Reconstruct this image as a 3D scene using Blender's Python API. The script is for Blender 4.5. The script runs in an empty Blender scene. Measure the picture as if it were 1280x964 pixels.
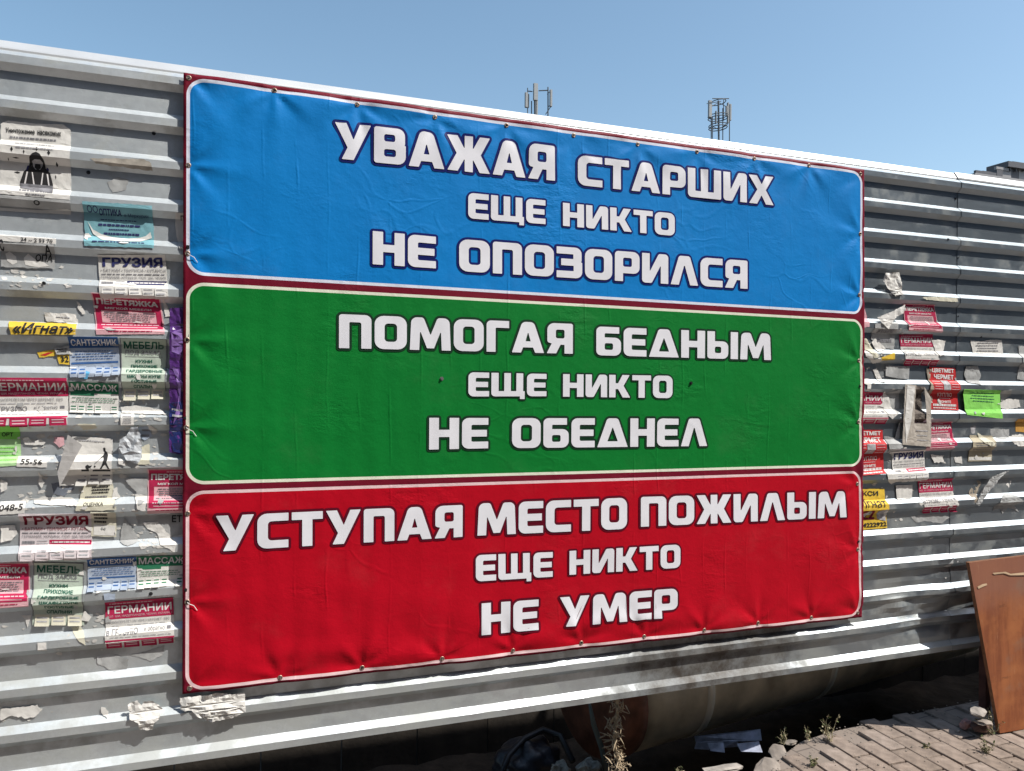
import bpy, bmesh, math, random
from mathutils import Vector, Matrix, noise
from mathutils.geometry import delaunay_2d_cdt
S = bpy.context.scene
COL = S.collection
R = math.radians
rnd = random.Random(7)

# ---------------------------------------------------------------- camera, sky, sun, exposure
CAM = Vector((0.1364, -2.7098, 1.60)); FPX = 963.0
YAW, PITCH, ROLL = .3504, .0002, .0097
_r = Vector((math.cos(YAW), -math.sin(YAW), 0)); _f = Vector((math.sin(YAW)*math.cos(PITCH), math.cos(YAW)*math.cos(PITCH), math.sin(PITCH)))
_u = _r.cross(_f)
C_R = _r*math.cos(ROLL) + _u*math.sin(ROLL); C_U = -_r*math.sin(ROLL) + _u*math.cos(ROLL); C_F = _f
cd = bpy.data.cameras.new('camera'); cam = bpy.data.objects.new('camera', cd); COL.objects.link(cam)
m = Matrix((C_R, C_U, -C_F)).transposed().to_4x4(); m.translation = CAM; cam.matrix_world = m
cd.sensor_width = 36; cd.lens = FPX/1280*36; cd.clip_start = .05; cd.clip_end = 3000
S.camera = cam

SUN_AZ, SUN_EL = R(55), R(52)            # azimuth from the fence normal towards +X, elevation
sun_dir = Vector((math.sin(SUN_AZ)*math.cos(SUN_EL), -math.cos(SUN_AZ)*math.cos(SUN_EL), math.sin(SUN_EL)))
w = bpy.data.worlds.new('World'); S.world = w; w.use_nodes = True
nt = w.node_tree; bg = nt.nodes['Background']
sky = nt.nodes.new('ShaderNodeTexSky'); sky.sky_type = 'NISHITA'; sky.sun_disc = False
sky.sun_elevation = SUN_EL; sky.sun_rotation = math.atan2(sun_dir.x, sun_dir.y)
sky.air_density = 1.0; sky.dust_density = 1.5; sky.ozone_density = .7; sky.altitude = 100
hs = nt.nodes.new('ShaderNodeHueSaturation'); hs.inputs['Saturation'].default_value = 1.03; hs.inputs['Hue'].default_value = .487
nt.links.new(sky.outputs[0], hs.inputs['Color']); nt.links.new(hs.outputs[0], bg.inputs[0]); bg.inputs[1].default_value = .15
sl = bpy.data.lights.new('sun', 'SUN'); sl.energy = 4.7; sl.angle = R(.5); sl.color = (1, .955, .88)
so = bpy.data.objects.new('sun', sl); COL.objects.link(so); so.rotation_euler = sun_dir.to_track_quat('Z', 'Y').to_euler()
S.view_settings.view_transform = 'Standard'; S.view_settings.look = 'None'; S.view_settings.gamma = 1
S.view_settings.exposure = 0.3

# ---------------------------------------------------------------- helpers
def px(x, y, Y=0.0):
    """point of the vertical plane y=Y seen at photo pixel (x, y)"""
    d = C_F + C_R*((x-640)/FPX) + C_U*((482-y)/FPX)
    return CAM + d*((Y-CAM.y)/d.y)
def gpx(x, y, z=0.0):
    d = C_F + C_R*((x-640)/FPX) + C_U*((482-y)/FPX)
    return CAM + d*((z-CAM.z)/d.z)
def tag(o, label=None, cat=None, group=None, kind=None):
    if label: o['label'] = label
    if cat: o['category'] = cat
    if group: o['group'] = group
    if kind: o['kind'] = kind
    return o
def link(name, me, mats, parent=None, smooth=False):
    if not isinstance(mats, (list, tuple)): mats = [mats]
    for mm in mats: me.materials.append(mm)
    if smooth:
        for p in me.polygons: p.use_smooth = True
    o = bpy.data.objects.new(name, me); COL.objects.link(o)
    if parent: o.parent = parent
    return o
def mesh(name, V, F, mats, parent=None, smooth=False, mi=None):
    me = bpy.data.meshes.new(name); me.from_pydata([tuple(v) for v in V], [], F); me.update()
    o = link(name, me, mats, parent, smooth)
    if mi: 
        for p, k in zip(me.polygons, mi): p.material_index = k
    return o
def empty(name, loc=(0, 0, 0)):
    o = bpy.data.objects.new(name, None); COL.objects.link(o); o.empty_display_size = .1
    o.location = loc
    return o
def bmobj(name, bm, mats, parent=None, smooth=False, loc=None):
    me = bpy.data.meshes.new(name); bm.to_mesh(me); bm.free()
    o = link(name, me, mats, parent, smooth)
    if loc is not None: o.location = loc
    return o
def box(bm, a, b, M=None):
    vs = [bm.verts.new(((M @ Vector(c)) if M else Vector(c))) for c in
          [(x, y, z) for z in (a[2], b[2]) for y in (a[1], b[1]) for x in (a[0], b[0])]]
    for f in ((0, 2, 3, 1), (4, 5, 7, 6), (0, 1, 5, 4), (2, 6, 7, 3), (0, 4, 6, 2), (1, 3, 7, 5)):
        bm.faces.new([vs[i] for i in f])
    return vs
def tube(bm, pts, rad, n=8, cap=True):
    rings = []
    for i, p in enumerate(pts):
        p = Vector(p); d = (Vector(pts[min(i+1, len(pts)-1)]) - Vector(pts[max(i-1, 0)])).normalized()
        a = d.orthogonal().normalized() if i == 0 else (rings_a - d*rings_a.dot(d)).normalized()
        rings_a = a; b = d.cross(a); r = rad[i] if isinstance(rad, (list, tuple)) else rad
        rings.append([bm.verts.new(p + (a*math.cos(t*2*math.pi/n) + b*math.sin(t*2*math.pi/n))*r) for t in range(n)])
    for A, B in zip(rings, rings[1:]):
        for t in range(n): bm.faces.new((A[t], A[(t+1) % n], B[(t+1) % n], B[t]))
    if cap: bm.faces.new(rings[0][::-1]); bm.faces.new(rings[-1])

# ---------------------------------------------------------------- materials
def N(nt, t, **k):
    n = nt.nodes.new('ShaderNode'+t)
    for a, b in k.items(): setattr(n, a, b)
    return n
def mat(name, col, rough=.6, metal=0.0, var=.12, scale=8, bump=0.0, bscale=40, spec=.5, col2=None, trans=0.0, detail=6):
    m = bpy.data.materials.new(name); m.use_nodes = True; nt = m.node_tree; b = nt.nodes['Principled BSDF']
    tc = N(nt, 'TexCoord'); no = N(nt, 'TexNoise'); no.inputs['Scale'].default_value = scale; no.inputs['Detail'].default_value = detail
    nt.links.new(tc.outputs['Object'], no.inputs['Vector'])
    rp = N(nt, 'ValToRGB'); c = list(col)
    lo = [x*(1-var) for x in c] if col2 is None else list(col2); hi = [min(1, x*(1+var)) for x in c]
    rp.color_ramp.elements[0].position = .32; rp.color_ramp.elements[1].position = .68
    rp.color_ramp.elements[0].color = lo+[1]; rp.color_ramp.elements[1].color = hi+[1]
    nt.links.new(no.outputs['Fac'], rp.inputs[0]); nt.links.new(rp.outputs[0], b.inputs['Base Color'])
    b.inputs['Roughness'].default_value = rough; b.inputs['Metallic'].default_value = metal
    b.inputs['Specular IOR Level'].default_value = spec
    if bump:
        n2 = N(nt, 'TexNoise'); n2.inputs['Scale'].default_value = bscale; n2.inputs['Detail'].default_value = 5
        nt.links.new(tc.outputs['Object'], n2.inputs['Vector'])
        bp = N(nt, 'Bump'); bp.inputs['Strength'].default_value = 1; bp.inputs['Distance'].default_value = bump
        nt.links.new(n2.outputs['Fac'], bp.inputs['Height']); nt.links.new(bp.outputs[0], b.inputs['Normal'])
    return m
class G:
    """tiny node-maths helper"""
    def __init__(s, nt): s.nt = nt
    def m(s, op, a, b=None, c=None, clamp=False):
        n = N(s.nt, 'Math', operation=op, use_clamp=clamp)
        for i, v in enumerate((a, b, c)):
            if v is None: continue
            if isinstance(v, (int, float)): n.inputs[i].default_value = v
            else: s.nt.links.new(v, n.inputs[i])
        return n.outputs[0]
    def mix(s, f, a, b):
        n = N(s.nt, 'Mix', data_type='RGBA')
        for i, v in ((0, f), (6, a), (7, b)):
            if isinstance(v, (int, float)): n.inputs[i].default_value = v
            elif isinstance(v, tuple): n.inputs[i].default_value = (*v, 1)
            else: s.nt.links.new(v, n.inputs[i])
        return n.outputs[2]
    def noise(s, vec, scale, detail=5, rough=.55, sc3=None):
        if sc3:
            mp = N(s.nt, 'Mapping'); mp.inputs['Scale'].default_value = sc3; s.nt.links.new(vec, mp.inputs[0]); vec = mp.outputs[0]
        n = N(s.nt, 'TexNoise'); n.inputs['Scale'].default_value = scale; n.inputs['Detail'].default_value = detail
        n.inputs['Roughness'].default_value = rough; s.nt.links.new(vec, n.inputs['Vector']); return n.outputs['Fac']
    def ramp(s, v, a, b):
        n = N(s.nt, 'MapRange', interpolation_type='SMOOTHSTEP'); s.nt.links.new(v, n.inputs[0])
        n.inputs[1].default_value = a; n.inputs[2].default_value = b; return n.outputs[0]
    def bump(s, h, dist, normal=None):
        n = N(s.nt, 'Bump'); n.inputs['Distance'].default_value = dist; n.inputs['Strength'].default_value = 1
        s.nt.links.new(h, n.inputs['Height'])
        if normal: s.nt.links.new(normal, n.inputs['Normal'])
        return n.outputs[0]

def zinc_material():
    m = bpy.data.materials.new('galvanised_steel'); m.use_nodes = True; nt = m.node_tree; b = nt.nodes['Principled BSDF']; g = G(nt)
    tc = N(nt, 'TexCoord').outputs['Object']; sp = N(nt, 'SeparateXYZ'); nt.links.new(tc, sp.inputs[0])
    X, Z = sp.outputs[0], sp.outputs[2]
    spang = N(nt, 'TexVoronoi'); spang.inputs['Scale'].default_value = 90; nt.links.new(tc, spang.inputs['Vector'])
    spv = N(nt, 'SeparateColor'); nt.links.new(spang.outputs['Color'], spv.inputs[0])
    blotch = g.noise(tc, 3.0, 6, .6)
    drip = g.noise(tc, 1.0, 5, .6, (34, 10, 2.2))
    fine = g.noise(tc, 45, 4, .6)
    base = g.mix(g.ramp(blotch, .35, .7), (.57, .62, .645), (.68, .72, .74))
    base = g.mix(g.m('MULTIPLY', g.ramp(drip, .55, .72), .3), base, (.66, .70, .71))
    base = g.mix(g.m('MULTIPLY', spv.outputs[0], .12), base, (.35, .37, .4))
    base = g.mix(g.ramp(X, .3, 3.0), base, g.mix(.70, base, (.17, .215, .26)))  # right end darkened in the colour, standing in for dark reflections
    # dust and glue smears, mostly in the pasted zone and towards the bottom
    low = g.m('SUBTRACT', 1.0, g.ramp(Z, .35, 1.3))
    dirt = g.m('MULTIPLY', g.ramp(g.m('ADD', g.noise(tc, 5.5, 8, .65), g.m('MULTIPLY', low, .10)), .5, .68), .6)
    base = g.mix(dirt, base, (.33, .34, .32))
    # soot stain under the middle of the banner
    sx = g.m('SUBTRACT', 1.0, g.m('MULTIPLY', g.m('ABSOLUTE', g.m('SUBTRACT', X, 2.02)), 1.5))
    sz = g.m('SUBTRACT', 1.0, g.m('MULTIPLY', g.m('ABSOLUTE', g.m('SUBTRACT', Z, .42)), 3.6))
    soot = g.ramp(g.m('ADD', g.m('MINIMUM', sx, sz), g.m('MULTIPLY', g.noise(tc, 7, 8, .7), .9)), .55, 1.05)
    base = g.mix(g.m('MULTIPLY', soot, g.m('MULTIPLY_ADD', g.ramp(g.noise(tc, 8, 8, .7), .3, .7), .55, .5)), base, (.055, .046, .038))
    nt.links.new(base, b.inputs['Base Color'])
    nd = g.m('ADD', dirt, soot, clamp=True)
    left_right = g.ramp(X, -.5, 3.0)                       # less metallic and rougher towards the left
    met = g.m('MULTIPLY', g.m('SUBTRACT', 1.0, nd), g.m('MULTIPLY_ADD', left_right, .12, .80))
    nt.links.new(met, b.inputs['Metallic'])
    rg = g.m('MULTIPLY_ADD', fine, .14, g.m('MULTIPLY_ADD', nd, .15, g.m('MULTIPLY_ADD', left_right, -.15, .50))); nt.links.new(rg, b.inputs['Roughness'])
    nb = g.bump(g.noise(tc, 2.5, 3, .5, (1, 1, 2.5)), .006)
    nt.links.new(g.bump(fine, .0004, nb), b.inputs['Normal'])
    return m
ZINC = zinc_material()
PAPER = mat('white_paper', (.74, .73, .70), .75, var=.1, scale=14, bump=.0012, bscale=45, spec=.2)
GREYP = mat('grey_film', (.40, .41, .41), .55, var=.25, scale=18, bump=.0012, bscale=45, spec=.3)
CREAM = mat('cream_paper', (.66, .64, .52), .75, var=.1, scale=14, bump=.0012, bscale=45, spec=.2)
GREENISH = mat('pale_green_paper', (.50, .58, .50), .75, var=.12, scale=12, bump=.0012, bscale=45, spec=.2)
BROWNP = mat('brown_paper', (.36, .31, .25), .8, var=.2, scale=20, bump=.0015, bscale=45, spec=.2)
BEIGEP = mat('beige_card', (.47, .43, .38), .8, var=.15, scale=20, bump=.0015, bscale=45, spec=.2)
PINKP = mat('pink_paper', (.72, .42, .46), .75, var=.12, scale=20, bump=.0012, bscale=45, spec=.2)
CRIMSON = mat('crimson_print', (.46, .022, .085), .65, var=.18, scale=25, bump=.001, bscale=45, spec=.25)
REDINK = mat('red_print', (.55, .03, .035), .65, var=.15, scale=25, bump=.001, bscale=45, spec=.25)
NAVY = mat('navy_ink', (.035, .04, .14), .7, var=.15, spec=.2)
MAROON = mat('maroon_ink', (.20, .012, .03), .7, var=.15, spec=.2)
BLACK = mat('black_ink', (.03, .03, .032), .7, var=.2, spec=.2)
GREYINK = mat('grey_ink', (.22, .22, .24), .7, var=.35, scale=60, spec=.2)
PALEINK = mat('pale_ink', (.42, .42, .44), .7, var=.3, scale=60, spec=.2)
BLUEHEAD = mat('blue_print', (.05, .13, .33), .65, var=.15, bump=.001, spec=.2)
BLUEP = mat('light_blue_paper', (.40, .47, .58), .75, var=.15, scale=20, bump=.0012, bscale=45, spec=.2)
GREENHEAD = mat('green_print', (.03, .19, .10), .65, var=.15, bump=.001, spec=.2)
DKGREEN = mat('dark_green_ink', (.02, .12, .08), .7, var=.15, spec=.2)
CYANP = mat('cyan_paper', (.20, .42, .48), .7, var=.15, scale=14, bump=.0012, bscale=45, spec=.25)
LIME = mat('lime_paper', (.28, .74, .14), .7, var=.1, scale=14, bump=.0015, bscale=30, spec=.25)
PALELIME = mat('faded_lime_paper', (.45, .72, .36), .75, var=.15, scale=30, bump=.0015, bscale=60, spec=.2)
YELLOW = mat('yellow_paper', (.76, .52, .06), .7, var=.12, scale=20, bump=.0012, bscale=45, spec=.25)
PURPLE = mat('purple_film', (.075, .025, .15), .3, var=.4, scale=16, bump=.004, bscale=25)
VIOLET = mat('violet_film', (.24, .14, .40), .35, var=.25, scale=16, bump=.004, bscale=25)
INDIGO = mat('indigo_film', (.02, .03, .13), .3, var=.5, scale=18, bump=.004, bscale=25)
WHITEINK = mat('white_ink', (.78, .76, .76), .7, var=.06, spec=.2)
PALEPINKINK = mat('pale_pink_ink', (.72, .50, .55), .7, var=.1, spec=.2)
STEEL = mat('screw_steel', (.30, .30, .30), .5, .9)
DARKSTEEL = mat('dark_screw', (.06, .06, .065), .4, .8)

# ---------------------------------------------------------------- fence geometry
PER = .1376; Z0 = .59
RC = lambda k: Z0 + 1.871 - PER*k            # centre of the upper slope of rib k
YF, YB = .006, .027                          # rib face and valley planes
def profile(z):
    t = ((Z0 + 1.871 + .010) - z) / PER; t = (t - math.floor(t))*PER
    if t < .020: return YB + (YF-YB)*t/.020
    if t < .044: return YF
    if t < .064: return YF + (YB-YF)*(t-.044)/.020
    return YB
def dent(x, z):
    """bashed sheet near the leaning board"""
    d = 0
    for cx, cz, rx, rz, a in ((3.16, .66, .22, .035, .016), (3.33, .64, .12, .07, -.020), (3.12, .52, .16, .03, .013), (3.02, .61, .10, .03, -.012), (3.27, .50, .10, .05, .018), (3.42, .57, .12, .05, .02), (3.20, .74, .06, .03, .006)):
        e = ((x-cx)/rx)**2 + ((z-cz)/rz)**2
        if e < 6: d += a*math.exp(-e)
    if 2.7 < x < 3.7 and z < .8:
        k = math.exp(-((x-3.22)/.28)**2 - ((z-.58)/.10)**2)
        if k > .02: d += k*.013*noise.noise(Vector((x*9, 0, z*22)))
    return d
def surf(x, z): return profile(z) + dent(x, z) + .0012*noise.noise(Vector((x*1.7, 3, z*4)))
BREAKS = sorted([RC(k)+o for k in range(-1, 17) for o in (.010, -.010, -.034, -.054)])
ZTOP, ZBOT = RC(-1)+.0098, RC(15)-.034

fence = empty('metal_fence', (1.5, .027, 0))
tag(fence, 'long fence of horizontally ribbed galvanised steel sheets with a bright metal top edge', 'fence')
fence.location = (0, 0, 0)
def sheet(x0, x1, ztop, zbot, dy=0.0):
    xs = []; x = x0
    while x < x1-1e-6:
        xs.append(x); x += .02 if 2.7 < x < 3.7 else .06
    xs.append(x1)
    zs = sorted(set([ztop, zbot] + [b for b in BREAKS if zbot < b < ztop]))
    zz = []
    for a, b in zip(zs, zs[1:]):
        n = 3 if b < .85 else (2 if b-a > .05 else 1)
        zz += [a + (b-a)*i/n for i in range(n)]
    zz.append(ztop)
    V = [(x, surf(x, z)+dy, z) for z in zz for x in xs]; nx = len(xs)
    F = [(j*nx+i, j*nx+i+1, (j+1)*nx+i+1, (j+1)*nx+i) for j in range(len(zz)-1) for i in range(nx-1)]
    o = mesh('metal_sheet', V, F, ZINC, fence)
    s = o.modifiers.new('thickness', 'SOLIDIFY'); s.thickness = .0008; s.offset = -1
    return o
LAP1, LAP2 = .012, 3.415
sheet(-4.2, 3.43, ZTOP, RC(7)-.060)
sheet(-4.2, 3.40, RC(7)-.056, ZBOT, .0)
sheet(3.40, 9.0, ZTOP, RC(7)-.060, -.0022)
sheet(3.37, 9.0, RC(7)-.056, ZBOT, -.0022)
def cap_piece(x0, x1, lift):
    prof = [(.046, 2.018), (.046, 2.050), (.043, 2.0535), (.0275, 2.0300), (.0245, 2.0240), (.0245, 2.0165)]
    V = [(x, p[0]-lift, p[1]+Z0+lift+(.0015*math.sin(x*3))) for x in (x0, (x0+x1)/2, x1) for p in prof]; n = len(prof)
    F = [(j*n+i, j*n+i+1, (j+1)*n+i+1, (j+1)*n+i) for j in range(2) for i in range(n-1)]
    o = mesh('top_cap', V, F, mat('bright_zinc', (.66, .68, .69), .38, .35, var=.08, scale=5, bump=.002, bscale=4), fence)
    s = o.modifiers.new('thickness', 'SOLIDIFY'); s.thickness = .001
cap_piece(-4.2, 3.4, 0); cap_piece(3.394, 9.0, .0035)
POSTM = mat('rusty_steel', (.09, .035, .025), .75, .2, var=.5, scale=12, bump=.001)
for xp in (-2.8, -.9, 3.66, 5.6):
    bm = bmesh.new(); box(bm, (xp-.018, .048, -.45), (xp+.018, .085, Z0+2.03)); bmobj('fence_post', bm, POSTM, fence)
for zr in (.62, 2.35):
    bm = bmesh.new(); box(bm, (-4.1, .029, zr), (8.9, .0445, zr+.04)); bmobj('rail', bm, POSTM, fence)
def screw_head(p, parent, r=.005, m=None, name='screw'):
    bm = bmesh.new()
    bmesh.ops.create_cone(bm, cap_ends=True, segments=6, radius1=r, radius2=r*.85, depth=.005, matrix=Matrix.Rotation(R(90), 4, 'X'))
    bmesh.ops.create_cone(bm, cap_ends=True, segments=12, radius1=r*1.5, radius2=r*1.5, depth=.0012, matrix=Matrix.Translation((0, .0022, 0)) @ Matrix.Rotation(R(90), 4, 'X'))
    return bmobj(name, bm, m or STEEL, parent, loc=p)
for (x, y) in ((1196, 248), (1199, 322), (1199, 395), (56, 355), (192, 166), (110, 215), (1227, 421), (189, 741), (1182, 300), (1235, 413)):
    p = px(x, y, .02); screw_head((p.x, surf(p.x, p.z)-.002, p.z), fence, .004, DARKSTEEL)

# ---------------------------------------------------------------- banner
cTL, cTR, cBR, cBL = px(229.5, 91.5), px(1080, 212), px(1077, 771.5), px(228, 867.5)
BW, BH = 2.80, 2.016
def ban(a, b):
    s, t = a/BW, b/BH
    return cBL*(1-s)*(1-t) + cBR*s*(1-t) + cTR*s*t + cTL*(1-s)*t
def inv(p):
    a, b = p.x, p.z-Z0
    for _ in range(6):
        q = ban(a, b); a += p.x-q.x; b += p.z-q.z
    return a, b
EYE = [(236, 98), (343, 113.5), (446.5, 131), (543.5, 146.7), (633, 157), (717, 169.5), (797, 180.5), (871, 190), (942.6, 198.5), (1011, 207), (1075.5, 217.5),
       (235.5, 207), (234.5, 317), (233.8, 425), (233, 534.6), (234.5, 642), (234, 752.5), (237, 860.5),
       (350, 847), (452.6, 834.6), (552.4, 823), (641, 813), (726.5, 803.6), (805, 795.7), (880, 787.5), (947, 778.5), (1014, 772), (1072, 766),
       (1075, 292.6), (1074, 369), (1073, 451), (1072.8, 527.7), (1071.5, 605), (1072, 687)]
EYEAB = [inv(px(*e)) for e in EYE]
TIES = [(231, 522.5), (232.3, 737), (235, 309), (1073, 483), (1072.5, 677)]
def ss(a, b, x):
    t = max(0, min(1, (x-a)/(b-a))); return t*t*(3-2*t)
def bwave(a, b):
    h = .0075 + .006*noise.noise(Vector((a*1.1, b*1.3, 1))) + .0022*noise.noise(Vector((a*3.1, b*3.6, 5)))
    # creases from being folded and shipped
    r = 1-abs(noise.noise(Vector((a*3.4+b*1.2, b*4.6-a*.8, 9)))*2); h += .00028*max(0, r)**5*ss(-.1, .35, noise.noise(Vector((a*1.7, b*2.0, 31)))+.15)
    r = 1-abs(noise.noise(Vector((a*7.5-b*2.2, b*6.5+a*3, 19)))*2); h += .0002*max(0, r)**4*ss(-.1, .4, noise.noise(Vector((a*1.3, b*1.3, 77)))+.1)
    # vertical roller ripples, clearest on the left
    k = ss(1.9, .1, a)*(.45+.55*noise.noise(Vector((a*.7, b*2.1, 3))))
    h += .0009*k*math.sin(a*2*math.pi/.085 + 1.2*noise.noise(Vector((a, b*2.5, 2)))*3)
    # diagonal slack folds in the red field
    k = math.exp(-((b-.22)/.17)**2)*ss(.05, .5, a)*ss(2.6, 1.4, a)
    h += .0035*k*(noise.noise(Vector((a*3.2+b*6, (b*3-a*1.4), 40))))
    k2 = math.exp(-((b-.07-.03*math.sin(a*5))/.035)**2)*ss(.05, .4, a)
    h += .004*k2
    k3 = ss(2.75, 2.3, a)*ss(1.4, 2.1, a)*ss(.2, .5, b)*ss(1.4, .9, b)
    h += .0022*k3*noise.noise(Vector((a*7-b*2.5, b*2.2, 60)))
    e = min(a, BW-a, b, BH-b)
    for (ea, eb) in EYEAB:
        dx, dz = a-ea, b-eb; d = math.hypot(dx, dz)
        if d < .5:
            an = math.atan2(dz, dx); kk = math.exp(-d/.11)
            h += .0048*kk*(math.cos(an*6+ea*9)+.2*math.cos(an*13+ea*4))*ss(0, .05, d)
            h -= .007*math.exp(-(d/.06)**2)
    return max(.0008, h)
def banner_pt(a, b, off=0.0):
    p = ban(a, b); return (p.x, -bwave(a, b)-off, p.z)
banner = empty('banner', (cBL.x, 0, cBL.z))
tag(banner, 'large vinyl banner in blue, green and red bands with white lettering on the fence', 'banner')
def bparent(o):
    o.parent = banner; o.matrix_parent_inverse = Matrix.Translation(banner.location).inverted(); return o

def banner_material():
    m = bpy.data.materials.new('printed_vinyl'); m.use_nodes = True; nt = m.node_tree; bs = nt.nodes['Principled BSDF']; g = G(nt)
    uv = N(nt, 'UVMap'); uv.uv_map = 'metres'; sp = N(nt, 'SeparateXYZ'); nt.links.new(uv.outputs[0], sp.inputs[0]); A, B = sp.outputs[0], sp.outputs[1]
    def rr(x0, x1, y0, y1, r):
        qx = g.m('SUBTRACT', g.m('ABSOLUTE', g.m('SUBTRACT', A, (x0+x1)/2)), (x1-x0)/2-r)
        qy = g.m('SUBTRACT', g.m('ABSOLUTE', g.m('SUBTRACT', B, (y0+y1)/2)), (y1-y0)/2-r)
        l = g.m('SQRT', g.m('ADD', g.m('POWER', g.m('MAXIMUM', qx, 0.0), 2.0), g.m('POWER', g.m('MAXIMUM', qy, 0.0), 2.0)))
        return g.m('SUBTRACT', g.m('ADD', l, g.m('MINIMUM', g.m('MAXIMUM', qx, qy), 0.0)), r)
    col = (.17, .006, .022)
    for (y0, y1, c, c2, wc) in ((1.362, 2.003, (.002, .22, .62), (.002, .20, .58), (.74, .78, .90)), (.681, 1.339, (.002, .195, .03), (.002, .18, .026), (.80, .82, .68)), (.008, .660, (.48, .001, .014), (.44, .001, .012), (.82, .60, .62))):
        d = rr(.009, BW-.010, y0, y1, .056)
        col = g.mix(g.m('LESS_THAN', d, 0.0), col, wc)
        nz = g.noise(uv.outputs[0], 2.2, 3)
        band = g.m('LESS_THAN', g.m('FRACT', g.m('MULTIPLY', A, 5.7)), .5)
        cc = g.mix(g.m('MULTIPLY_ADD', band, .25, g.m('MULTIPLY', nz, .75)), c, c2)
        col = g.mix(g.m('LESS_THAN', d, -.0105), col, cc)
    dust = g.m('MULTIPLY', g.ramp(g.noise(uv.outputs[0], 4, 7, .7), .5, .8), .03)
    col = g.mix(dust, col, (.45, .42, .38))
    nt.links.new(col, bs.inputs['Base Color']); bs.inputs['Roughness'].default_value = .55; bs.inputs['Specular IOR Level'].default_value = .15
    nb = g.bump(g.noise(uv.outputs[0], 9, 7, .62), .0032)
    cr = N(nt, 'TexVoronoi'); cr.feature = 'DISTANCE_TO_EDGE'; cr.inputs['Scale'].default_value = 6.5
    mp = N(nt, 'Mapping'); mp.inputs['Rotation'].default_value = (0, 0, .5); mp.inputs['Scale'].default_value = (1, 1.5, 1)
    wv = N(nt, 'VectorMath', operation='ADD'); nt.links.new(uv.outputs[0], wv.inputs[0])
    nn = N(nt, 'TexNoise'); nn.inputs['Scale'].default_value = 3; nt.links.new(uv.outputs[0], nn.inputs['Vector'])
    sc = N(nt, 'VectorMath', operation='SCALE'); sc.inputs['Scale'].default_value = .35; nt.links.new(nn.outputs['Color'], sc.inputs[0]); nt.links.new(sc.outputs[0], wv.inputs[1])
    nt.links.new(wv.outputs[0], mp.inputs[0]); nt.links.new(mp.outputs[0], cr.inputs['Vector'])
    crease = g.m('MULTIPLY', g.m('SUBTRACT', 1.0, g.ramp(cr.outputs['Distance'], 0, .09)), g.ramp(g.noise(uv.outputs[0], 1.9, 3), .48, .62))
    fa = g.m('ABSOLUTE', g.m('SUBTRACT', g.m('FRACT', g.m('ADD', g.m('MULTIPLY', A, 9.3), g.m('MULTIPLY', g.noise(uv.outputs[0], 2.3, 2), .5))), .5))
    fold = g.m('MULTIPLY', g.m('SUBTRACT', 1.0, g.ramp(fa, 0, .06)), g.ramp(g.noise(uv.outputs[0], 5, 3), .45, .7))
    wr = g.noise(uv.outputs[0], 1, 6, .65, (5, 9, 1)); wr2 = g.m('SUBTRACT', 1.0, g.m('MULTIPLY', g.m('ABSOLUTE', g.m('SUBTRACT', wr, .5)), 9.0), clamp=True)
    nb = g.bump(g.m('MULTIPLY', wr2, g.ramp(g.noise(uv.outputs[0], 2.6, 2), .5, .68)), .0012, nb)
    nb = g.bump(fold, .0009, nb)
    nt.links.new(g.bump(crease, .0005, nb), bs.inputs['Normal'])
    return m
VINYL = banner_material()
nx, ny = 300, 216
V = [banner_pt(BW*i/nx, BH*j/ny) for j in range(ny+1) for i in range(nx+1)]
F = [(j*(nx+1)+i, j*(nx+1)+i+1, (j+1)*(nx+1)+i+1, (j+1)*(nx+1)+i) for j in range(ny) for i in range(nx)]
o = mesh('vinyl_sheet', V, F, VINYL, None, True); bparent(o)
uvl = o.data.uv_layers.new(name='metres')
for lp in o.data.loops:
    j, i = divmod(lp.vertex_index, nx+1); uvl.data[lp.index].uv = (BW*i/nx, BH*j/ny)
s = o.modifiers.new('thickness', 'SOLIDIFY'); s.thickness = .0007; s.offset = 1 if False else 0

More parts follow.
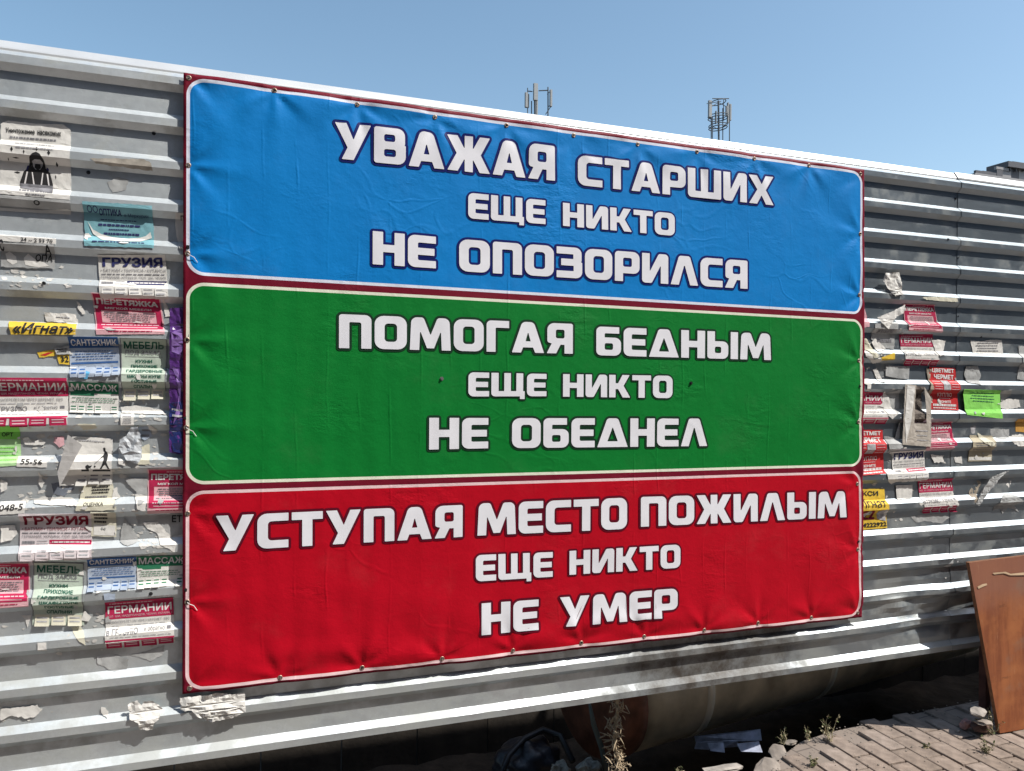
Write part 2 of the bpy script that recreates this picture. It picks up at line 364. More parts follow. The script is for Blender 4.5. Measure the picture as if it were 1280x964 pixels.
def area(P): return sum(P[i-1][0]*P[i][1]-P[i][0]*P[i-1][1] for i in range(len(P)))/2
def capsules(P, d, n=8):
    out = []
    for i in range(len(P)):
        a, b = Vector(P[i-1]), Vector(P[i]); e = b-a
        out.append([(b.x+d*math.cos(2*math.pi*(k+.37)/n), b.y+d*math.sin(2*math.pi*(k+.37)/n)) for k in range(n)])
        if e.length < 1e-7: continue
        e.normalize(); m_ = Vector((e.y, -e.x))*d*.985
        out.append([tuple(a+m_), tuple(b+m_), tuple(b-m_), tuple(a-m_)])
    return out
def inside(p, P):
    c = False
    for i in range(len(P)):
        a, b = P[i-1], P[i]
        if (a[1] > p[1]) != (b[1] > p[1]) and p[0] < (b[0]-a[0])*(p[1]-a[1])/(b[1]-a[1])+a[0]: c = not c
    return c
def cdt_fill(polys, holes=(), hlines=(), pts=(), caps=()):
    """union of polygons minus holes -> (verts2d, tris); polys: list of point lists"""
    V2, FF = [], []
    for P in list(polys)+list(holes)+list(caps):
        if area(P) < 0: P = P[::-1]
        b = len(V2); V2 += [Vector(p[:2]) for p in P]; FF.append(list(range(b, b+len(P))))
    npoly = len(polys); nh = npoly+len(holes); E2 = []
    xs = [v.x for v in V2]; ys = [v.y for v in V2]
    x0, x1, y0, y1 = min(xs)-.002, max(xs)+.002, min(ys), max(ys)
    for h in hlines:
        if y0+1e-5 < h < y1-1e-5:
            b = len(V2); V2 += [Vector((x0, h)), Vector((x1, h))]; E2.append((b, b+1))
    if pts:
        g = pts; i = math.ceil(x0/g)
        while i*g < x1:
            j = math.ceil(y0/g)
            while j*g < y1: V2.append(Vector((i*g+.13*g*((j*7) % 3-1), j*g))); j += 1
            i += 1
    ov, oe, of, _, _, fo = delaunay_2d_cdt(V2, E2, FF, 0, 1e-7)
    T = []
    bbs = [(min(p[0] for p in P), max(p[0] for p in P), P) for P in polys]; bbh = [(min(p[0] for p in P), max(p[0] for p in P), P) for P in holes]
    for f, ids in zip(of, fo):
        if any(k >= nh for k in ids): T.append(f); continue
        a, b, c = (ov[i] for i in f); m_ = ((a.x+b.x+c.x)/3, (a.y+b.y+c.y)/3)
        if any(q[0] <= m_[0] <= q[1] and inside(m_, q[2]) for q in bbs) and not any(q[0] <= m_[0] <= q[1] and inside(m_, q[2]) for q in bbh): T.append(f)
    return ov, T
# --- lettering: glyph outlines (x, y, corner radius); cap height 1
T_, B_ = .27, .225; q = .2
def rect(x0, y0, x1, y1, r=.0): return [(x0, y0, r), (x1, y0, r), (x1, y1, r), (x0, y1, r)]
GL = {
'Н': (.84, [[(0,0),(T_,0),(T_,.39),(.57,.39),(.57,0),(.84,0),(.84,1),(.57,1),(.57,.62),(T_,.62),(T_,1),(0,1)]], []),
'Е': (.76, [[(0,0,q),(.76,0),(.76,B_),(T_,B_,.04),(T_,.39),(.72,.39),(.72,.61),(T_,.61),(T_,1-B_,.04),(.76,1-B_),(.76,1),(0,1,q)]], []),
'О': (.88, [rect(0,0,.88,1,.25)], [rect(T_,B_,.61,1-B_,.1)]),
'П': (.86, [[(0,0),(T_,0),(T_,1-B_,.03),(.59,1-B_,.05),(.59,0),(.86,0),(.86,1,.17),(0,1,.08)]], []),
'С': (.80, [[(0,0,.25),(.80,0),(.80,B_),(T_,B_,.1),(T_,1-B_,.1),(.80,1-B_),(.80,1),(0,1,.25)]], []),
'У': (.95, [[(0,1),(.30,1),(.485,.55),(.66,1),(.95,1),(.49,0),(.18,0),(.33,.33)]], []),
'В': (.86, [[(0,0,.07),(.86,0,.22),(.86,.53,.12),(.82,.53,.02),(.84,.57,.1),(.84,1,.22),(0,1,.07)]], [rect(T_,.195,.59,.40,.06), rect(T_,.61,.57,.81,.06)]),
'А': (1.0, [[(0,0),(.28,0),(.345,.17),(.655,.17),(.72,0),(1,0),(.68,1,.16),(.32,1,.16)]], [[(.42,.37),(.58,.37),(.50,.68)]]),
'Ж': (1.25, [[(0,0),(.30,0),(.505,.37),(.505,0),(.745,0),(.745,.37),(.95,0),(1.25,0),(.98,.5),(1.25,1),(.95,1),(.745,.63),(.745,1),(.505,1),(.505,.63),(.30,1),(0,1),(.27,.5)]], []),
'Я': (.84, [[(0,0),(.30,0),(.44,.29),(.57,.29),(.57,0),(.84,0),(.84,1,.06),(.02,1,.22),(.02,.36,.1),(.16,.33)]], [rect(.29,.50,.57,.79,.06)]),
'Т': (.82, [[(.275,0),(.545,0),(.545,1-B_),(.82,1-B_),(.82,1),(0,1),(0,1-B_),(.275,1-B_)]], []),
'Р': (.82, [[(0,0),(T_,0),(T_,.27),(.82,.27,.2),(.82,1,.22),(0,1,.12)]], [rect(T_,.49,.56,.79,.06)]),
'Ш': (1.22, [[(0,0,.14),(1.22,0,.04),(1.22,1),(.95,1),(.95,B_),(.74,B_),(.74,1),(.48,1),(.48,B_),(.27,B_),(.27,1),(0,1)]], []),
'Щ': (1.26, [[(0,0,.14),(1.08,0),(1.08,-.12),(1.26,-.12),(1.26,B_),(1.20,B_),(1.20,1),(.94,1),(.94,B_),(.73,B_),(.73,1),(.48,1),(.48,B_),(.27,B_),(.27,1),(0,1)]], []),
'И': (.90, [[(0,0,.12),(.33,0,.08),(.64,.62),(.64,0),(.90,0),(.90,1,.12),(.57,1,.08),(.26,.38),(.26,1),(0,1)]], []),
'Х': (.96, [[(0,0),(.31,0),(.48,.31),(.65,0),(.96,0),(.64,.5),(.96,1),(.65,1),(.48,.69),(.31,1),(0,1),(.32,.5)]], []),
'К': (.90, [[(0,0),(T_,0),(T_,.37),(.38,.37),(.58,0),(.90,0),(.61,.52),(.87,1),(.56,1),(.38,.63),(T_,.63),(T_,1),(0,1)]], []),
'З': (.80, [[(0,0),(.80,0,.2),(.80,.52,.1),(.75,.53),(.78,.57,.08),(.78,1,.2),(0,1),(0,1-B_),(.52,1-B_),(.52,.62),(.14,.62),(.14,.40),(.53,.40),(.53,B_),(0,B_)]], []),
'Л': (.96, [[(0,0),(.28,0),(.465,.66),(.495,.66),(.68,0),(.96,0),(.67,1,.1),(.29,1,.1)]], []),
'Д': (1.02, [[(0,0),(1.02,0),(.69,1,.12),(.33,1,.12)]], [[(.335,.2),(.685,.2),(.51,.7)]]),
'М': (1.16, [[(0,0),(.26,0),(.285,.60),(.48,.06),(.68,.06),(.875,.60),(.90,0),(1.16,0),(1.12,1,.2),(.78,1,.1),(.58,.46),(.38,1,.1),(.04,1,.2)]], []),
'Г': (.68, [[(0,0),(T_,0),(T_,1-B_,.03),(.68,1-B_),(.68,1),(0,1,.14)]], []),
'Б': (.80, [[(0,0,.16),(.80,0,.22),(.80,.63,.2),(T_,.63),(T_,1-B_,.03),(.74,1-B_),(.74,1),(0,1,.16)]], [rect(T_,.20,.54,.43,.05)]),
'Ы': (1.12, [[(0,0,.1),(.76,0,.2),(.76,.64,.2),(T_,.64),(T_,1),(0,1)], rect(.85,0,1.12,1)], [rect(T_,.205,.50,.44,.05)]),
}
def rounded(P, n=5):
    out = []; L = len(P)
    for i, p in enumerate(P):
        r = p[2] if len(p) > 2 else .012
        a, b, c = Vector(P[i-1][:2]), Vector(p[:2]), Vector(P[(i+1) % L][:2])
        u, v = (a-b), (c-b); lu, lv = u.length, v.length; u.normalize(); v.normalize()
        ang = u.angle(v); t = r/math.tan(ang/2) if r else 0; t = min(t, lu*.48, lv*.48)
        if t < 1e-4: out.append(tuple(b)); continue
        r2 = t*math.tan(ang/2); cen = b + (u+v).normalized()*(r2/math.sin(ang/2))
        p0, p1 = b+u*t, b+v*t; a0 = math.atan2((p0-cen).y, (p0-cen).x); a1 = math.atan2((p1-cen).y, (p1-cen).x); da = (a1-a0+math.pi) % (2*math.pi)-math.pi
        k = n if r > .05 else 2
        for s_ in range(k+1):
            th = a0+da*s_/k; out.append((cen.x+r2*math.cos(th), cen.y+r2*math.sin(th)))
    return out
def area(P): return sum(P[i-1][0]*P[i][1]-P[i][0]*P[i-1][1] for i in range(len(P)))/2
def offset(P, d):
    if area(P) < 0: P = P[::-1]
    L = len(P); out = []
    for i in range(L):
        a, b, c = Vector(P[i-1]), Vector(P[i]), Vector(P[(i+1) % L])
        e1, e2 = (b-a), (c-b)
        if e1.length < 1e-6 or e2.length < 1e-6: continue
        e1.normalize(); e2.normalize(); n1, n2 = Vector((e1.y, -e1.x)), Vector((e2.y, -e2.x))
        k = n1+n2; den = max(.28, 1+n1.dot(n2)); out.append(tuple(b + k*(d/den)))
    return out
OUTC = {'b': mat('outline_navy', (.006, .012, .13), .5, var=.1, spec=.15), 'g': mat('outline_dark_green', (.010, .04, .02), .5, var=.1, spec=.15), 'r': mat('outline_maroon', (.11, .003, .015), .5, var=.1, spec=.15)}
def letter_material():
    m = mat('white_print', (.80, .81, .87), .55, var=.04, scale=7, bump=.0006, bscale=16, spec=.15); return m
LETW = letter_material()
OD = .078
def word(txt, key, corners):
    """corners: left x, top y, bottom y, right x, top y, bottom y in the photo, outline included"""
    xl, ylt, ylb, xr, yrt, yrb = corners
    (a0, t0), (_, b0) = inv(px(xl, ylt)), inv(px(xl, ylb)); (a1, t1), (_, b1) = inv(px(xr, yrt)), inv(px(xr, yrb))
    hL = (t0-b0); tot = sum(GL[c][0] for c in txt) + .085*(len(txt)-1)
    h0 = ((t0-b0)+(t1-b1))/2/(1+2*OD); sx = (a1-a0-2*OD*h0)/tot
    desc = 0
    def mp(x, y):
        s = (x*sx + OD*h0)/(a1-a0); v = (y+OD)/(1+2*OD)
        return (a0 + (a1-a0)*s, (b0+(t0-b0)*v)*(1-s) + (b1+(t1-b1)*v)*s)
    P, H, CP = [], [], []; x = 0
    for c in txt:
        w_, outs, holes = GL[c]
        for oo in outs: P.append([mp(x+p[0], p[1]) for p in rounded(oo)])
        for hh in holes: H.append([mp(x+p[0], p[1]) for p in rounded(hh)])
        x += w_ + .085
    for Q in P+H: CP += capsules(Q, OD*h0, 10)
    for PP, HH, off, mt, nm in ((P, H, .0017, OUTC[key], 'letter_outline'), (P, H, .0034, LETW, 'lettering')):
        ov, T = cdt_fill(PP, HH, (), .0095, CP if nm == 'letter_outline' else ())
        o = mesh(nm, [banner_pt(v.x, v.y, off) for v in ov], T, mt, None, True); bparent(o)
        nn = []
        for v in ov:
            e_ = .004; dx = (bwave(v.x+e_, v.y)-bwave(v.x-e_, v.y))/(2*e_); dz = (bwave(v.x, v.y+e_)-bwave(v.x, v.y-e_))/(2*e_)
            nn.append(Vector((-dx, -1, -dz)).normalized())
        o.data.normals_split_custom_set_from_vertices(nn)
WORDS = [('УВАЖАЯ', 'b', (414.5, 149.5, 202, 696, 180, 230.5)), ('СТАРШИХ', 'b', (719, 191, 234.5, 967.5, 219.5, 260.5)),
 ('ЕЩЕ', 'b', (582, 239, 276, 683, 249, 283.5)), ('НИКТО', 'b', (700.5, 251.5, 285, 844, 265.5, 298)),
 ('НЕ', 'b', (462, 286, 334, 547, 294, 339.5)), ('ОПОЗОРИЛСЯ', 'b', (570, 296, 342.5, 934.7, 324, 364.5)),
 ('ПОМОГАЯ', 'g', (420, 389.5, 438.5, 717, 402.5, 445.5)), ('БЕДНЫМ', 'g', (741, 405.5, 447, 963.7, 415, 453)),
 ('ЕЩЕ', 'g', (582, 463, 498, 683.5, 465.5, 497.5)), ('НИКТО', 'g', (700, 465.5, 498, 840.5, 467.8, 500)),
 ('НЕ', 'g', (532.5, 519, 565, 612, 519.5, 563), ), ('ОБЕДНЕЛ', 'g', (636, 519.5, 563, 884.5, 520.5, 560)),
 ('УСТУПАЯ', 'r', (266, 641, 692.5, 580.5, 627.5, 673.5)), ('МЕСТО', 'r', (593, 626, 672.5, 785, 618.5, 663.5)), ('ПОЖИЛЫМ', 'r', (797, 618, 661, 1058, 611, 648.5)),
 ('ЕЩЕ', 'r', (591.5, 691, 729, 692, 687, 722.5)), ('НИКТО', 'r', (708.5, 686, 720.5, 850.5, 677.5, 711)),
 ('НЕ', 'r', (598, 750.5, 796.5, 675, 745.5, 789)), ('УМЕР', 'r', (696, 743.5, 786, 847.5, 731.5, 773))]
for wd in WORDS: word(*wd)
# eyelets, screws and ties
RING = mat('eyelet_brass', (.40, .30, .24), .45, .8, var=.1)
def ring_mesh():
    bm = bmesh.new(); n = 20; prof = [(.0042, .0006), (.0048, -.0008), (.0064, -.0013), (.008, -.0008), (.0086, .0006)]
    rr = [[bm.verts.new((r*math.cos(t*2*math.pi/n), y, r*math.sin(t*2*math.pi/n))) for r, y in prof] for t in range(n)]
    for t in range(n):
        A, B = rr[t], rr[(t+1) % n]
        for i in range(len(prof)-1): bm.faces.new((A[i], A[i+1], B[i+1], B[i]))
    me = bpy.data.meshes.new('eyelet'); bm.to_mesh(me); bm.free(); me.materials.append(RING)
    for p in me.polygons: p.use_smooth = True
    return me
RM = ring_mesh()
for i, (a, b) in enumerate(EYEAB):
    p = Vector(banner_pt(a, b, .0012)); o = bpy.data.objects.new('eyelet', RM); COL.objects.link(o); o.location = p; bparent(o)
    dark = i % 3 == 1
    s_ = screw_head(Vector((p.x, p.y-.001, p.z)), None, .0030, DARKSTEEL if dark else STEEL); bparent(s_)
for (x, y) in TIES:
    a, b = inv(px(x, y)); s_ = screw_head(Vector(banner_pt(a, b, .002)), None, .005, DARKSTEEL, 'tie_knot'); bparent(s_)
for (x, y) in ((551, 473.5), (862, 479)):
    a, b = inv(px(x, y)); s_ = screw_head(Vector(banner_pt(a, b, .004)), None, .0048, STEEL if x < 600 else DARKSTEEL); bparent(s_)
for i in (12, 14, 16, 31, 29):
    a, b = EYEAB[i]; bm = bmesh.new(); pts = [banner_pt(min(BW, max(0, a+da)), b+db, .003+oo) for da, db, oo in ((0, 0, .001), (.008, -.006, .004), (.02, -.012, .003), (.03, -.028, .002))]
    if a > 2: pts = [banner_pt(min(BW, max(0, a+da)), b+db, .003+oo) for da, db, oo in ((0, 0, .001), (-.006, .012, .004), (.004, .022, .003))]
    tube(bm, pts, .0011, 5); o = bmobj('tie_wire', bm, WHITEINK); bparent(o)

# ---------------------------------------------------------------- ground, pavement, pit
EDGE = [(-9, .10), (1.9, -.33), (2.08, -.20), (2.26, -.055), (2.42, .064), (2.60, .150), (2.80, .185), (3.1, .200), (3.6, .22), (4.6, .24), (9, .24)]
def edge_y(x):
    if x < 1.9: return -.33
    for (a, b), (c, d) in zip(EDGE[1:], EDGE[2:]):
        if a <= x <= c: return b+(d-b)*(x-a)/(c-a)
    return .24
def axis(lo, hi, step, far):
    v = []; x = lo
    while x <= hi+1e-6: v.append(x); x += step
    k, d = [], step
    x = hi
    while x < far: d *= 1.7; x += d; k.append(x)
    x, d, l = lo, step, []
    while x > -far: d *= 1.7; x -= d; l.append(x)
    return l[::-1]+v+k
def gz(x, y):
    e = y-edge_y(x)
    d = -.075 - .36*ss(-.02, .42, e)*ss(-7, -5, x)*ss(14, 12, x)*(1-ss(3.4, 4.4, y))
    if e > -.05: d += .035*noise.noise(Vector((x*5, y*5, 0)))*ss(-.05, .1, e)*ss(30, 5, abs(y)) + .012*noise.noise(Vector((x*22, y*22, 4)))*ss(-.05, .1, e)
    return d
xs, ys = axis(-3, 6, .05, 900), axis(-1, 3.6, .05, 900)
V = [(x, y, gz(x, y)) for y in ys for x in xs]; n_ = len(xs)
F = [(j*n_+i, j*n_+i+1, (j+1)*n_+i+1, (j+1)*n_+i) for j in range(len(ys)-1) for i in range(n_-1)]
SOIL = mat('dark_soil', (.045, .036, .029), .95, var=.4, scale=9, bump=.012, bscale=30, spec=.1, col2=(.03, .026, .022))
o = mesh('ground', V, F, SOIL, None, True); tag(o, kind='structure')

BA = R(6.0)                                     # the bricks run nearly square to the fence
def paver_material():
    m = bpy.data.materials.new('brick_paving'); m.use_nodes = True; nt = m.node_tree; b = nt.nodes['Principled BSDF']; g = G(nt)
    tc = N(nt, 'TexCoord').outputs['Object']; mp = N(nt, 'Mapping'); mp.inputs['Rotation'].default_value = (0, 0, R(90)-BA); nt.links.new(tc, mp.inputs[0])
    br = N(nt, 'TexBrick'); br.inputs['Scale'].default_value = 1; br.inputs['Brick Width'].default_value = .2; br.inputs['Row Height'].default_value = .1
    br.inputs['Mortar Size'].default_value = .004; br.inputs['Color1'].default_value = (.26, .21, .175, 1); br.inputs['Color2'].default_value = (.21, .17, .14, 1); br.inputs['Mortar'].default_value = (.09, .072, .06, 1)
    nt.links.new(mp.outputs[0], br.inputs[0]); nt.links.new(g.mix(g.m('MULTIPLY', g.noise(tc, 9, 6), .4), br.outputs[0], (.2, .17, .15)), b.inputs['Base Color'])
    b.inputs['Roughness'].default_value = .9; return m
# base sheet with the worn pattern, brick relief only where it can be seen
P = [(-60, -60, 0), (60, -60, 0), (60, .2, 0)] + [(x, y-.015, 0) for x, y in ((9, .24), (4.6, .24), (3.6, .22), (3.1, .2), (2.8, .185), (2.6, .15), (2.42, .064), (2.26, -.055), (2.08, -.2), (1.9, -.33), (-60, -.33))]
o = mesh('pavement', [(x, y, -.012) for x, y, z in P], [list(range(len(P)))], paver_material()); tag(o, kind='structure')
pav = o
PB = [mat('paving_brick_%s' % n, c, .88, var=.16, scale=22, bump=.0016, bscale=120, spec=.25, col2=c2) for n, c, c2 in (('a', (.27, .215, .178), (.19, .15, .125)), ('b', (.24, .19, .155), (.17, .135, .112)), ('c', (.29, .235, .20), (.21, .168, .14)))]
def brick_mesh(L, W_, H, seed):
    rr = random.Random(seed); bm = bmesh.new(); box(bm, (-L/2, -W_/2, -H), (L/2, W_/2, 0)); bmesh.ops.bevel(bm, geom=bm.edges[:], offset=.0035, segments=1, affect='EDGES')
    for v in bm.verts: v.co += Vector((rr.uniform(-.0012, .0012), rr.uniform(-.0012, .0012), rr.uniform(-.001, .001)))
    me = bpy.data.meshes.new('brick'); bm.to_mesh(me); bm.free(); return me
BM = []
for k in range(6):
    me = brick_mesh(.191, .091, .055, k); me.materials.append(PB[k % 3]); BM.append(me)
ca, sa = math.cos(BA), math.sin(BA); cnt = 0
for i in range(-14, 30):
    for j in range(-14, 12):
        u = i*.1; v = j*.2 + (.1 if i % 2 else 0)
        x = 3.04 + u*ca + v*sa*.35; y = -.09 + v*ca - u*sa*.35
        if not (-.62 < y < .13 and x < 4.3): continue
        mg = min(edge_y(x-.05)-y, edge_y(x+.05)-y)
        if mg < .085: continue
        if x < 2.2: continue
        o = bpy.data.objects.new('brick', BM[rnd.randrange(6)]); COL.objects.link(o); o.parent = pav
        o.location = (x, y, .001+rnd.uniform(-.0025, .003)); o.rotation_euler = (rnd.uniform(-.012, .012), rnd.uniform(-.02, .02), R(90)-R(2.1)+rnd.uniform(-.012, .012)); cnt += 1
print('bricks', cnt)

def rock(name, loc, size, m, seed, label=None, cat=None, group=None, rot=0, sub=2, amp=.35, parent=None):
    bm = bmesh.new(); bmesh.ops.create_icosphere(bm, subdivisions=sub, radius=1)
    for v in bm.verts:
        c = v.co.copy(); k = max(abs(c.x), abs(c.y), abs(c.z)); c = c.lerp(c/k*.8, .55)
        c *= 1+amp*noise.noise(c*1.6+Vector((seed, 0, 0)))+amp*.4*noise.noise(c*4+Vector((0, seed, 0)))
        v.co = Vector((c.x*size[0], c.y*size[1], c.z*size[2]))
    o = bmobj(name, bm, m, parent, loc=loc); o.rotation_euler = (rnd.uniform(-.2, .2), rnd.uniform(-.2, .2), rot)
    if label: tag(o, label, cat, group)
    return o
CONC = mat('broken_concrete', (.24, .205, .175), .9, var=.3, scale=14, bump=.004, bscale=30)
PINKBR = mat('pink_brick', (.36, .20, .18), .9, var=.3, scale=30, bump=.004, bscale=40)
PALEST = mat('pale_stone', (.30, .27, .24), .9, var=.3, scale=20, bump=.004, bscale=40)
for (x, y, sz, lab, mm, rt) in ((960, 960, (.085, .05, .009), 'broken concrete kerb lump at the pavement corner, nearest the bottom frame edge', CONC, .7),
        (973, 941, (.07, .04, .008), 'broken concrete kerb lump half way along the crumbling pavement edge', CONC, .9),
        (988, 928, (.055, .03, .008), 'small broken kerb lump at the far end of the crumbling pavement edge', CONC, .7),
        (905, 961, (.13, .032, .012), 'flat sunlit slab of broken concrete lying left of the pavement corner', PALEST, .25)):
    p = gpx(x, y, -.008); rock('broken_kerb', p, sz, mm, x*.13, lab, 'kerb stone', rot=rt)
for (x, y, z, sz, lab, mm, rt) in ((1207, 905, .03, (.034, .022, .022), 'pinkish broken brick lying by the foot of the leaning board', PINKBR, .2),
        (1197, 914, .008, (.012, .01, .007), 'tiny pale chip of stone left of the pinkish brick', PALEST, 0),
        (1222, 889, .11, (.048, .035, .012), 'thin pale stone slab, upper one beside the foot of the board', PALEST, .4),
        (1229, 903, .07, (.05, .035, .013), 'thin stone slab lying under the pale slab beside the foot of the board', CONC, .2),
        (1225, 908, .03, (.055, .04, .025), 'dark brick under the two thin slabs at the foot of the board', mat('dark_brick', (.10, .06, .05), .9, var=.3), .3)):
    d = gpx(x, y, z); rock('stone' if 'brick' not in lab else 'broken_brick', d, sz, mm, x*.31, lab, 'stone' if 'brick' not in lab else 'brick', rot=rt)
FOAM = mat('foam_lump', (.33, .32, .28), .9, var=.35, scale=40, bump=.006, bscale=60)
for x, y, z, sz, lab in ((700, 964, -.08, (.045, .035, .04), 'porous grey lump in the dark under the fence, left one of the pair'), (735, 962, -.08, (.05, .04, .04), 'porous grey lump in the dark under the fence, right one beside the straw')):
    rock('rubble_lump', gpx(x, y, z), sz, FOAM, x, lab, 'rubble', sub=3, amp=.5)
# pebbles, chips and dust on the pavement and soil
bm = bmesh.new()
for k in range(420):
    x = rnd.uniform(1.9, 3.9); y = rnd.uniform(-.5, .32)
    if rnd.random() < .4: y = edge_y(x)+rnd.gauss(-.03, .05)
    z = .003 if y < edge_y(x)-.02 else gz(x, y)+.003
    r = rnd.uniform(.0015, .005)*(1.6 if z < 0 else 1)
    mtx = Matrix.Translation((x, y, z)) @ Matrix.Rotation(rnd.uniform(0, 6), 4, 'Z') @ Matrix.Diagonal((r*rnd.uniform(.8, 1.8), r, r*.6, 1))
    bmesh.ops.create_icosphere(bm, subdivisions=1, radius=1, matrix=mtx)
o = bmobj('gravel', bm, CONC); tag(o, 'scattered grit and chips on the brick pavement and the dirt edge', 'gravel', kind='stuff')

# pipe lying in the pit
pp = empty('pit_pipe', (1.72, .55, .15)); tag(pp, 'thick tan wrapped pipe lying in the dark pit under the fence', 'pipe')
PIPEM = mat('pipe_wrap', (.50, .43, .31), .8, var=.25, scale=5, bump=.004, bscale=18, col2=(.27, .235, .17))
RUST = mat('rust_end', (.17, .065, .035), .8, var=.4, scale=14, bump=.003)
dr = Vector((math.cos(R(9.5)), math.sin(R(9.5)), .01)); st = Vector((1.74, .58, .155))
def pl(s): return st+dr*s-Vector(pp.location)
bm = bmesh.new(); tube(bm, [pl(.10+.12*k) for k in range(24)], .30, 40); bmobj('pipe_body', bm, PIPEM, pp, True)
bm = bmesh.new(); tube(bm, [pl(0), pl(.03), pl(.07), pl(.11)], [.292, .304, .307, .304], 40); bmobj('rusty_end', bm, RUST, pp, True)
for s0 in (.47, 1.35):
    bm = bmesh.new(); tube(bm, [pl(s0), pl(s0+.042)], .3045, 40); bmobj('strap', bm, mat('strap_tin', (.62, .58, .48), .6, .2), pp, True)

# dark boarding added a metre behind the fence to keep the pit dark
wb = empty('dark_backing', (1.5, 1.35, 0)); tag(wb, 'dark timber backing added behind the pit under the fence to keep it dark', 'dark_backing')
DW = mat('dark_timber', (.035, .028, .022), .9, var=.4, scale=6, bump=.003)
for k in range(28):
    bm = bmesh.new(); box(bm, (-5.6+k*.4, rnd.uniform(0, .008), -.6), (-5.6+k*.4+.394, .03, 2.0+rnd.uniform(-.02, .02))); bmobj('plank', bm, DW, wb)

# straw-like frayed rag / dry stalks hanging beside the pipe end
STRAW = mat('dry_straw', (.42, .33, .22), .9, var=.4, scale=60, bump=.002)
bm = bmesh.new(); A, B = px(769, 866, .12), px(771, 975, .12)
for k in range(210):
    t = rnd.random(); c = A.lerp(B, t)+Vector((.010*math.sin(t*9), 0, 0)); s_ = .010+.014*t
    a = c+Vector((rnd.gauss(0, s_), rnd.gauss(0, s_), 0)); L = rnd.uniform(.012, .05)
    d = Vector((rnd.gauss(0, .5), rnd.gauss(0, .5), rnd.uniform(-1, .6))).normalized()
    tube(bm, [a, a+d*L*.5+Vector((rnd.gauss(0, .003), 0, 0)), a+d*L], [.0022, .0028, .0008], 4, False)
tube(bm, [A+Vector((0, 0, .05))]+[A.lerp(B, t/8)+Vector((.010*math.sin(t/8*9), 0, 0)) for t in range(9)], .007, 7)
o = bmobj('dry_stalk', bm, STRAW); tag(o, 'ragged bundle of dry brown stalks standing upright beside the end of the pipe', 'dry plant')
# hoses / cable loops, bag, and paper litter in the shade
DARKP = mat('black_rubber', (.022, .023, .026), .45, var=.3)
bm = bmesh.new(); tube(bm, [gpx(x, y, -.05)+Vector((0, .05, dz)) for x, y, dz in ((630, 964, -.06), (640, 952, .0), (660, 938, .03), (684, 930, .045), (706, 934, .03), (722, 950, -.03))], .014, 8)
o = bmobj('rubber_hose', bm, DARKP, None, True); tag(o, 'black rubber hose arching over the rubbish in the dark pit', 'hose')
bm = bmesh.new(); tube(bm, [px(x, y, .35) for x, y in ((737, 880), (742, 905), (752, 935), (760, 975))], [.006, .012, .012, .008], 7)
o = bmobj('plastic_strip', bm, mat('grey_green_plastic', (.12, .15, .14), .5), None, True); tag(o, 'thin grey-green plastic strip hanging left of the dry stalks', 'plastic strip')
bm = bmesh.new(); bmesh.ops.create_icosphere(bm, subdivisions=4, radius=1)
for v in bm.verts:
    v.co *= 1+.25*noise.noise(v.co*2.2)+.10*abs(noise.noise(v.co*6)); v.co = Vector((v.co.x*.15, v.co.y*.12, v.co.z*.10))
o = bmobj('rubbish_bag', bm, mat('blue_black_plastic', (.03, .032, .042), .35, var=.3, bump=.004, bscale=30), None, True, gpx(672, 968, -.14)+Vector((0, .12, 0))); tag(o, 'dark crumpled plastic rubbish bag under the black hose', 'bag')
def card(name, pts, th, m, lab, cat, group=None):
    bm = bmesh.new(); P = [Vector(p) for p in pts]; nn = (P[1]-P[0]).cross(P[2]-P[0]).normalized()*th
    a = [bm.verts.new(p) for p in P]; b = [bm.verts.new(p-nn) for p in P]; L = len(P)
    bm.faces.new(a); bm.faces.new(b[::-1])
    for i in range(L): bm.faces.new((a[i], b[i], b[(i+1) % L], a[(i+1) % L]))
    bmesh.ops.recalc_face_normals(bm, faces=bm.faces[:])
    o = bmobj(name, bm, m); return tag(o, lab, cat, group)
LB = mat('blue_grey_card', (.36, .39, .50), .7, var=.3, scale=25, bump=.003)
g_ = [((870, 928), (888, 927), (886, 937), (868, 936), -.04), ((884, 929), (904, 928), (906, 941), (888, 939), -.03), ((904, 926), (922, 925), (923, 933), (905, 934), -.04), ((921, 930), (948, 927), (953, 941), (926, 940), -.03), ((868, 921), (950, 912), (952, 926), (870, 929), -.06)]
for k, (a, b, c, d, z) in enumerate(g_):
    labs = ['torn blue-grey card scrap under the pipe, leftmost of the row', 'torn blue-grey card scrap under the pipe, second from the left', 'smallest pale card scrap in the middle of the row under the pipe', 'torn blue-grey card scrap under the pipe, rightmost and nearest the pavement', 'long dark blue card lying behind the row of torn card scraps under the pipe']
    card('card_litter', [gpx(*a, z+.02), gpx(*b, z+.024), gpx(*c, z-.01), gpx(*d, z-.008)], .004, LB, labs[k], 'card litter', 'card litter under the pipe')
